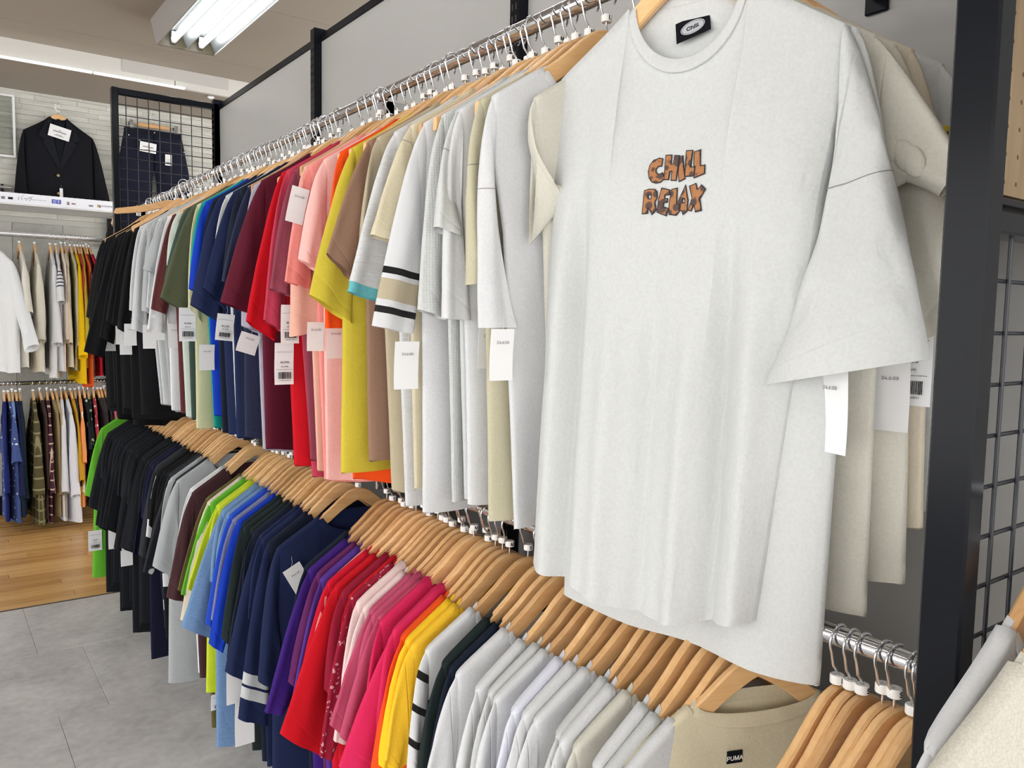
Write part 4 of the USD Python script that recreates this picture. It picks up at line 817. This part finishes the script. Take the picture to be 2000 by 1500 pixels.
back(420, 'shirt', 'royal navy shirt at the left edge on the lower back rail', SX(2), False, (26, 38, 104), L=.78, bw=.25, **ls(0))
back(421, 'dotted_shirt', 'blue shirt with white dashes on the lower back rail', SX(9), False, dn, kind='dotted', spec=(lin((66, 84, 140)), lin((222, 226, 236)), 26.0, .17), L=.80, bw=.25, ER=(.31, -.40), IR=(.21, -.44), tk=.024)
back(422, 'shirt', 'light blue shirt beside the dashed shirt on the lower back rail', SX(17), False, (124, 152, 206), L=.7, bw=.2, ER=(.25, -.3), IR=(.2, -.33))
back(423, 'shirt', 'deep navy shirt on the lower back rail', SX(24), False, (26, 32, 74), L=.76, bw=.25, **ls(1))
back(424, 'shirt', 'blackish green shirt on the lower back rail', SX(32), False, (24, 40, 52), L=.75, bw=.25, tk=.024, **ls(2))
back(425, 'plaid_shirt', 'olive green plaid shirt on the lower back rail', SX(57), False, (84, 78, 52), kind='plaid', spec=(lin((82, 76, 50)), lin((140, 134, 98)), 4.5), L=.82, bw=.26, tk=.03, ER=(.29, -.62), IR=(.23, -.65))
back(426, 'shirt', 'dark cocoa shirt on the lower back rail', SX(70), False, (66, 48, 44), L=.80, bw=.24, **ls(0))
back(427, 'plaid_shirt', 'maroon plaid shirt on the lower back rail', SX(84), False, (84, 30, 44), kind='plaid', spec=(lin((74, 36, 50)), lin((200, 176, 160)), 5.5), L=.82, bw=.24, **ls(1))
back(428, 'shirt', 'khaki shirt behind the maroon plaid shirt on the lower back rail', SX(93), False, (146, 128, 94), L=.80, bw=.22, **ls(2))
back(429, 'shirt', 'sand beige shirt on the lower back rail', SX(101), False, (178, 160, 122), L=.80, bw=.24, **ls(0))
back(430, 'shirt', 'white shirt on the lower back rail', SX(112), False, (216, 217, 224), L=.82, bw=.24, tk=.022, **ls(1))
back(431, 'long_shirt', 'long white shirt reaching near the floor on the lower back rail', SX(120), False, (218, 219, 226), L=.835, bw=.29, tk=.03, ER=(.31, -.64), IR=(.25, -.68))
back(432, 'shirt', 'mustard shirt on the lower back rail', SX(131), False, (198, 150, 34), L=.74, bw=.26, ER=(.31, -.55), IR=(.25, -.6))
back(433, 'shirt', 'dark slate shirt beside the mustard shirt on the lower back rail', SX(140), False, (46, 46, 50), L=.72, bw=.22, **ls(0))
back(434, 'aloha_shirt', 'white and orange floral shirt on the lower back rail', SX(149), False, (240, 200, 160), kind='floral', spec=(lin((236, 150, 92)), lin((246, 238, 214)), 7.0, .32), L=.74, bw=.25, ER=(.30, -.44), IR=(.21, -.47), tk=.02)
back(435, 'aloha_shirt', 'black shirt with white flowers on the lower back rail', SX(158), False, C_['black'], kind='floral', spec=(lin((26, 34, 40)), lin((224, 226, 206)), 15.0, .2), L=.74, bw=.25, ER=(.29, -.36), IR=(.2, -.39))
back(436, 'aloha_shirt', 'dark shirt with green leaves on the lower back rail', SX(167), False, C_['black'], kind='floral', spec=(lin((24, 32, 34)), lin((150, 170, 120)), 18.0, .24), L=.74, bw=.25, ER=(.285, -.34), IR=(.2, -.37))
back(437, 'aloha_shirt', 'red shirt with white flowers on the lower back rail', SX(178), False, C_['red'], kind='floral', spec=(lin((166, 52, 66)), lin((226, 196, 194)), 22.0, .27), L=.74, bw=.25, ER=(.30, -.38), IR=(.21, -.42))
for i, px in enumerate((187, 194, 201)):
    back(438 + i, 'shirt', '%s charcoal shirt right of the red floral back-rail shirt' % ords[i], SX(px), False, ((52, 48, 48), (62, 54, 54), (44, 44, 48))[i], L=.74, bw=.24, **ls(i))
back(442, 'aloha_shirt', 'pink and white floral shirt on the lower back rail', SX(212), False, (220, 160, 164), kind='floral', spec=(lin((206, 110, 120)), lin((238, 230, 226)), 9.0, .3), L=.74, bw=.24, ER=(.28, -.4), IR=(.21, -.43))
for i, px in enumerate((222, 233, 246, 262)):
    back(444 + i, 'shirt', '%s black shirt at the right end of the lower back rail' % ords[i], SX(px), False, (30 + 5 * i, 31 + 4 * i, 36), L=.76, bw=.24, **ls(i))

# shelf with its sign band
sh = thing('wall_shelf', 'white shelf with a printed sign band high on the back wall', 'shelf', (0, 6.0, 0))
obj('board', box(-.8, 1.08, .004, WALL_Y - 6.0 - .004, 2.055, 2.07, .001), M_whitepaint, sh)
sb = obj('sign_band', box(-.8, 1.085, -.004, .003, 2.062, 2.128, .001), plain('sign_white', (232, 234, 242), .4), sh)
def strokes(segs, w): return shapely.union_all([shapely.LineString(s).buffer(w, cap_style='flat') for s in segs])
def flat(g, y=-.0052, d=.0008): 
    m = trimesh.creation.extrude_polygon(g, d) if g.geom_type == 'Polygon' else cat(*[trimesh.creation.extrude_polygon(p, d) for p in g.geoms]); m.apply_transform(trimesh.transformations.rotation_matrix(np.pi / 2, [1, 0, 0])); m.apply_translation([0, y + d, 0]); return m
ba = [[(.1, .75), (.05, .4), (0, .1)], [(.45, .75), (.55, .4), (.65, .1)], [(.62, .95), (.68, .82)], [(.76, 1.0), (.82, .87)]]
tu = [[(1.0, .55), (1.05, .35)], [(1.2, .58), (1.25, .38)], [(1.48, .58), (1.42, .3), (1.22, .08)]]
gu = [[(1.85, .85), (1.78, .6), (1.68, .42)], [(1.84, .72), (2.2, .72), (2.1, .4), (1.82, .05)], [(2.22, .98), (2.28, .86)], [(2.36, 1.02), (2.42, .9)]]
kat = affinity.translate(affinity.scale(strokes(ba + tu + gu, .035), .032, .032, origin=(0, 0)), .508, 2.082)
obj('katakana_lettering', flat(kat), M_greyink, sb)
for i, (x0, x1, z0, z1, m) in enumerate(((.452, .478, 2.085, 2.099, M_ink), (.692, .714, 2.082, 2.108, M_blueink), (.717, .744, 2.081, 2.107, M_blueink), (.778, .792, 2.08, 2.10, M_greyink), (.804, .828, 2.086, 2.094, plain('dull_red', (150, 90, 90), .6)), (.905, .930, 2.082, 2.092, M_greyink), (.956, .966, 2.082, 2.1, plain('sign_olive', (170, 160, 50), .6)), (.967, .977, 2.08, 2.096, plain('sign_mauve', (130, 100, 150), .6)), (.416, .436, 2.084, 2.100, M_greyink))):
    q = obj('emblem', box(x0, x1, -.0055, -.004, z0, z1), m, sb)
obj('sign_lettering', face_front(text('USED', .011, True, .0006), (.703, -.0058, 2.0945)).apply_scale([1, 1, 1]), M_card, sb) if False else None
obj('small_lettering', flat(strokes([[(.58 + .014 * i, 2.094), (.59 + .014 * i, 2.094)] for i in range(6)], .0012)), M_greyink, sb)
obj('end_lettering', flat(strokes([[(.985 + .011 * i, 2.086), (.985 + .011 * i, 2.097), (.992 + .011 * i, 2.090)] for i in range(6)], .0011)), M_greyink, sb)
mx = []
for x0 in (.696, .721): mx += [[(x0 + .003, 2.089), (x0 + .015, 2.089)], [(x0 + .009, 2.085), (x0 + .009, 2.104)], [(x0 + .002, 2.099), (x0 + .016, 2.099)]]
obj('blue_mark_lettering', flat(strokes(mx, .0011), -.0062), M_card, sb)

# framed print at the left edge
fr = thing('wall_frame', 'white framed clear panel on the stone wall at the left edge', 'frame', (0, WALL_Y - .035, 0))
for b in ((-.1, .535, 2.795, 2.81), (-.1, .535, 2.40, 2.415), (.52, .535, 2.415, 2.795), (-.1, -.085, 2.415, 2.795)):
    obj('frame_bar', box(b[0], b[1], -.01, .01, b[2], b[3], .002), M_whitepaint, fr)
M_clear = mat('clear_pane', {'f': ('fresnel', dict(IOR=1.45)), 't': ('transparent_bsdf', dict(color=(.96, .97, .96))), 'g': ('glossy_bsdf', dict(roughness=.05)), 'x': ('mix_closure', {})}, [('f.fac', 'x.fac'), ('t.BSDF', 'x.closure1'), ('g.BSDF', 'x.closure2')], 'x.closure')
obj('pane', box(-.09, .525, -.002, .002, 2.41, 2.80), M_clear, fr)
bx_ = thing('display_bar', 'chrome display bar on the stone wall under the white frame', 'bar', (0, WALL_Y - .06, 2.20))
obj('bar', tube([(-.4, 0, 0), (.1, 0, 0), (.5, 0, 0)], .012, 10), M_chrome, bx_, True); obj('bracket', box(.44, .456, 0, .055, -.04, .02, .002), M_black, bx_)
pl = thing('plinth', 'black base board along the foot of the back wall', 'plinth', (0, WALL_Y - .02, 0))
obj('board', box(-1.5, 2.2, -.015, .015, .002, .13, .002), M_black, pl)
sg = thing('end_upright', 'dark upright at the right end of the back wall rails', 'upright', (1.09, WALL_Y - .03, 0))
obj('post', box(-.015, .015, -.02, .02, .13, 2.05, .002), M_black, sg)

# navy blazer on the wall
bz = garment('blazer', 'black tailored blazer with a white card hanging on the stone wall', 'jacket', (.785, 6.325, 2.722), (28, 30, 38), R_(500), yaw=0, E=(-.30, -.60), I=(-.20, -.62), ER=(.33, -.62), IR=(.22, -.64), L=.66, bw=.2, tk=.035, nf=.30, nb=.0, fold=.006, collar=False, hang=False, arm=.22, body_kw=dict(nw=.07)) if False else None
def slab_outline(pts, t, r=.006): 
    """a cloth panel cut to an outline in xz, t thick, edges eased"""
    P = shapely.Polygon(pts); ms = []
    a = trimesh.creation.extrude_polygon(P.buffer(-r * .6), t); b = trimesh.creation.extrude_polygon(P, t - r); b.apply_translation([0, 0, r / 2])
    m = cat(a, b); m.apply_transform(trimesh.transformations.rotation_matrix(np.pi / 2, [1, 0, 0])); return m
M_blz = fabric((18, 19, 26)); M_blz2 = fabric((24, 26, 34))
bz = thing('blazer', 'black tailored blazer with a white card hanging on the stone wall', 'jacket', (.785, 6.345, 2.722))
(Vb, Fb), ringb = body_mesh(R_(501), L=.645, bw=.205, tk=.032, nf=.02, nb=.0, nw=.05, fold=.005)
obj('body', (Vb, Fb), M_blz, bz, True)
for sg_, e, i_ in ((-1, (-.275, -.60), (-.185, -.62)), (1, (.315, -.60), (.215, -.62))):
    sM, uv, rows = sleeve_mesh(R_(502 + sg_), sg_, e, i_, tk=.035, arm=.24); obj('sleeve', sM, M_blz, bz, True, uv)
for s_ in (-1, 1):
    lapl = [(s_ * .045, -.03), (s_ * .085, -.075), (s_ * .125, -.16), (s_ * .085, -.185), (s_ * .10, -.20), (s_ * .012, -.37), (s_ * -.004, -.36), (s_ * .03, -.20)]
    m = slab_outline(lapl, .006, .002); m.apply_translation([0, -.032, 0]); obj('lapel', m, M_blz2, bz, 30)
m = slab_outline([(-.03, -.06), (.03, -.06), (.026, -.2), (.0, -.345), (-.026, -.2)], .003, .001); m.apply_translation([0, -.033, 0]); obj('lining', m, fabric((14, 18, 26)), bz)
for z_ in (-.415, -.535):
    bt = lathe([(0, -.002), (.009, -.002), (.0105, 0), (.009, .002), (0, .002)], 14); bt.apply_transform(trimesh.transformations.rotation_matrix(np.pi / 2, [1, 0, 0])); bt.apply_translation([-.015, -.043, z_]); obj('button', bt, plain('brass_button', (150, 132, 92), .35, .8), bz)
price_tag(bz, -.0, -.50, y=-.05, w=.02, h=.10, kind='none')
hanger('wooden hanger inside the black blazer on the stone wall', (.785, 6.345, 2.722), 0, 'L')
wh = thing('wall_hook', 'clear hook on the stone wall holding the blazer hanger', 'hook', (.785, WALL_Y - .02, 2.80)); obj('peg', cat(tube([(0, .02, 0), (0, -.055, -.004)], .006, 8), tube([(0, -.05, -.004), (0, -.056, .012)], .005, 8)), M_clear, wh)
def sign_card(lab, loc, w, h, rot):
    t = thing('price_card', lab, 'price card', loc, 0, None, 0)
    m = box(-w / 2, w / 2, -.001, .001, -h / 2, h / 2, .0004); M = trimesh.transformations.rotation_matrix(rot, [0, 1, 0]); m.apply_transform(M); q = obj('card', m, M_card, t)
    ln = cat(*[box(-w * a, w * a, -.0018, -.001, h * zz - .0016, h * zz + .0016) for a, zz in ((.06, .17), (.3, .06), (.32, 0.0), (.14, -.22), (.22, -.30))]); ln.apply_transform(M); tag(obj('printing', ln, M_greyink, q), kind='stuff')
    return t
sign_card('white price card hanging on the front of the black blazer', (.783, 6.285, 2.590), .128, .080, .22)
# dark jeans behind the far mesh frame
jn = thing('jeans', 'dark navy jeans clipped to a hanger behind the far mesh frame', 'jeans', (1.385, 6.33, 2.70))
M_jean = fabric((24, 27, 44), 'denim')
def leg(sg_):
    zz = np.linspace(0, -.98, 22); n = 22; V = []
    for z_ in zz:
        t_ = -z_
        out = np.interp(t_, [0, .08, .3, .5, .98], [.19, .205, .245, .245, .225]); inn = np.interp(t_, [0, .29, .34, .98], [0, 0, .012, .03]); th = np.interp(t_, [0, .25, .98], [.018, .035, .028])
        c_ = sg_ * (out + inn) / 2; w_ = (out - inn) / 2
        for k in range(n):
            a = 2 * np.pi * k / n; V.append((c_ + w_ * np.sign(np.cos(a)) * abs(np.cos(a)) ** .8, th * np.sin(a) + .003 * np.sin(9 * z_ + 3 * a), z_))
    q = grid_faces(22, n, True, True); return np.array(V), np.vstack([q[:, [0, 1, 2]], q[:, [0, 2, 3]]])
for s_ in (-1, 1): obj('leg', leg(s_), M_jean, jn, True)
obj('waistband', box(-.192, .192, -.024, .022, -.04, .002, .006), fabric((19, 21, 35), 'denim'), jn)
for x_, z_ in ((-.17, -.06), (-.1, -.085), (.2, -.13), (0, -.02)):
    bt = trimesh.creation.icosphere(1, .006); bt.apply_translation([x_, -.034, z_]); obj('rivet', bt, M_chrome, jn, True)
price_tag(jn, .09, -.165, y=-.05, w=.046, h=.078, kind='barcode')
ch = thing('clip_hanger', 'wooden clip hanger holding the dark jeans', 'hanger', (1.385, 6.33, 2.72))
obj('wooden_bar', box(-.11, .11, -.008, .008, -.004, .024, .005), M_wood, ch)
obj('hook', tube(hook_path() + np.array([0, 0, .024]), .0018, 8), M_chrome, ch, True)
for x_ in (-.15, .15):
    obj('clip', cat(box(x_ - .012, x_ + .012, -.03, -.026, -.028, .03, .001), box(x_ - .012, x_ + .012, .024, .028, -.028, .03, .001), box(x_ - .01, x_ + .01, -.028, .028, .022, .028)), M_chrome, ch)
obj('clip_rod', tube([(-.16, 0, .014), (0, 0, .014), (.16, 0, .014)], .003, 8), M_chrome, ch)
w2 = thing('wall_hook', 'clear hook on the stone wall holding the jeans hanger', 'hook', (1.385, WALL_Y - .02, 2.82)); obj('peg', cat(tube([(0, .02, 0), (0, -.07, -.004)], .006, 8), tube([(0, -.065, -.004), (0, -.07, .012)], .005, 8)), M_clear, w2)
sign_card('white price card on the front of the dark jeans', (1.335, 6.27, 2.565), .11, .07, .08)

lan = thing('lanyard', 'lime green cord hanging at the right end of the back wall rails', 'cord', (1.02, 5.70, 1.22))
tt = np.linspace(0, 1, 24)
obj('cord', tube(np.stack([.03 * np.sin(tt * np.pi) * np.sign(.5 - tt) * 1.0, 0 * tt, .0 - .32 * np.sin(tt * np.pi)], 1), .006, 8), plain('lime_cord', (150, 170, 60), .7), lan, True)
garment('jacket', 'black jacket hung high beside the far mesh frame', 'jacket', (1.03, 5.80, 2.03), C_['black'], R_(460), yaw=-84, lo=True, E=(-.28, -.58), I=(-.22, -.6), ER=(.27, -.58), IR=(.21, -.6), L=.7, bw=.22, tk=.03, arm=.22, tags=[dict(x=.22, z=-.22, kind='none', y=-.03, w=.06, h=.06, rot=.6)])
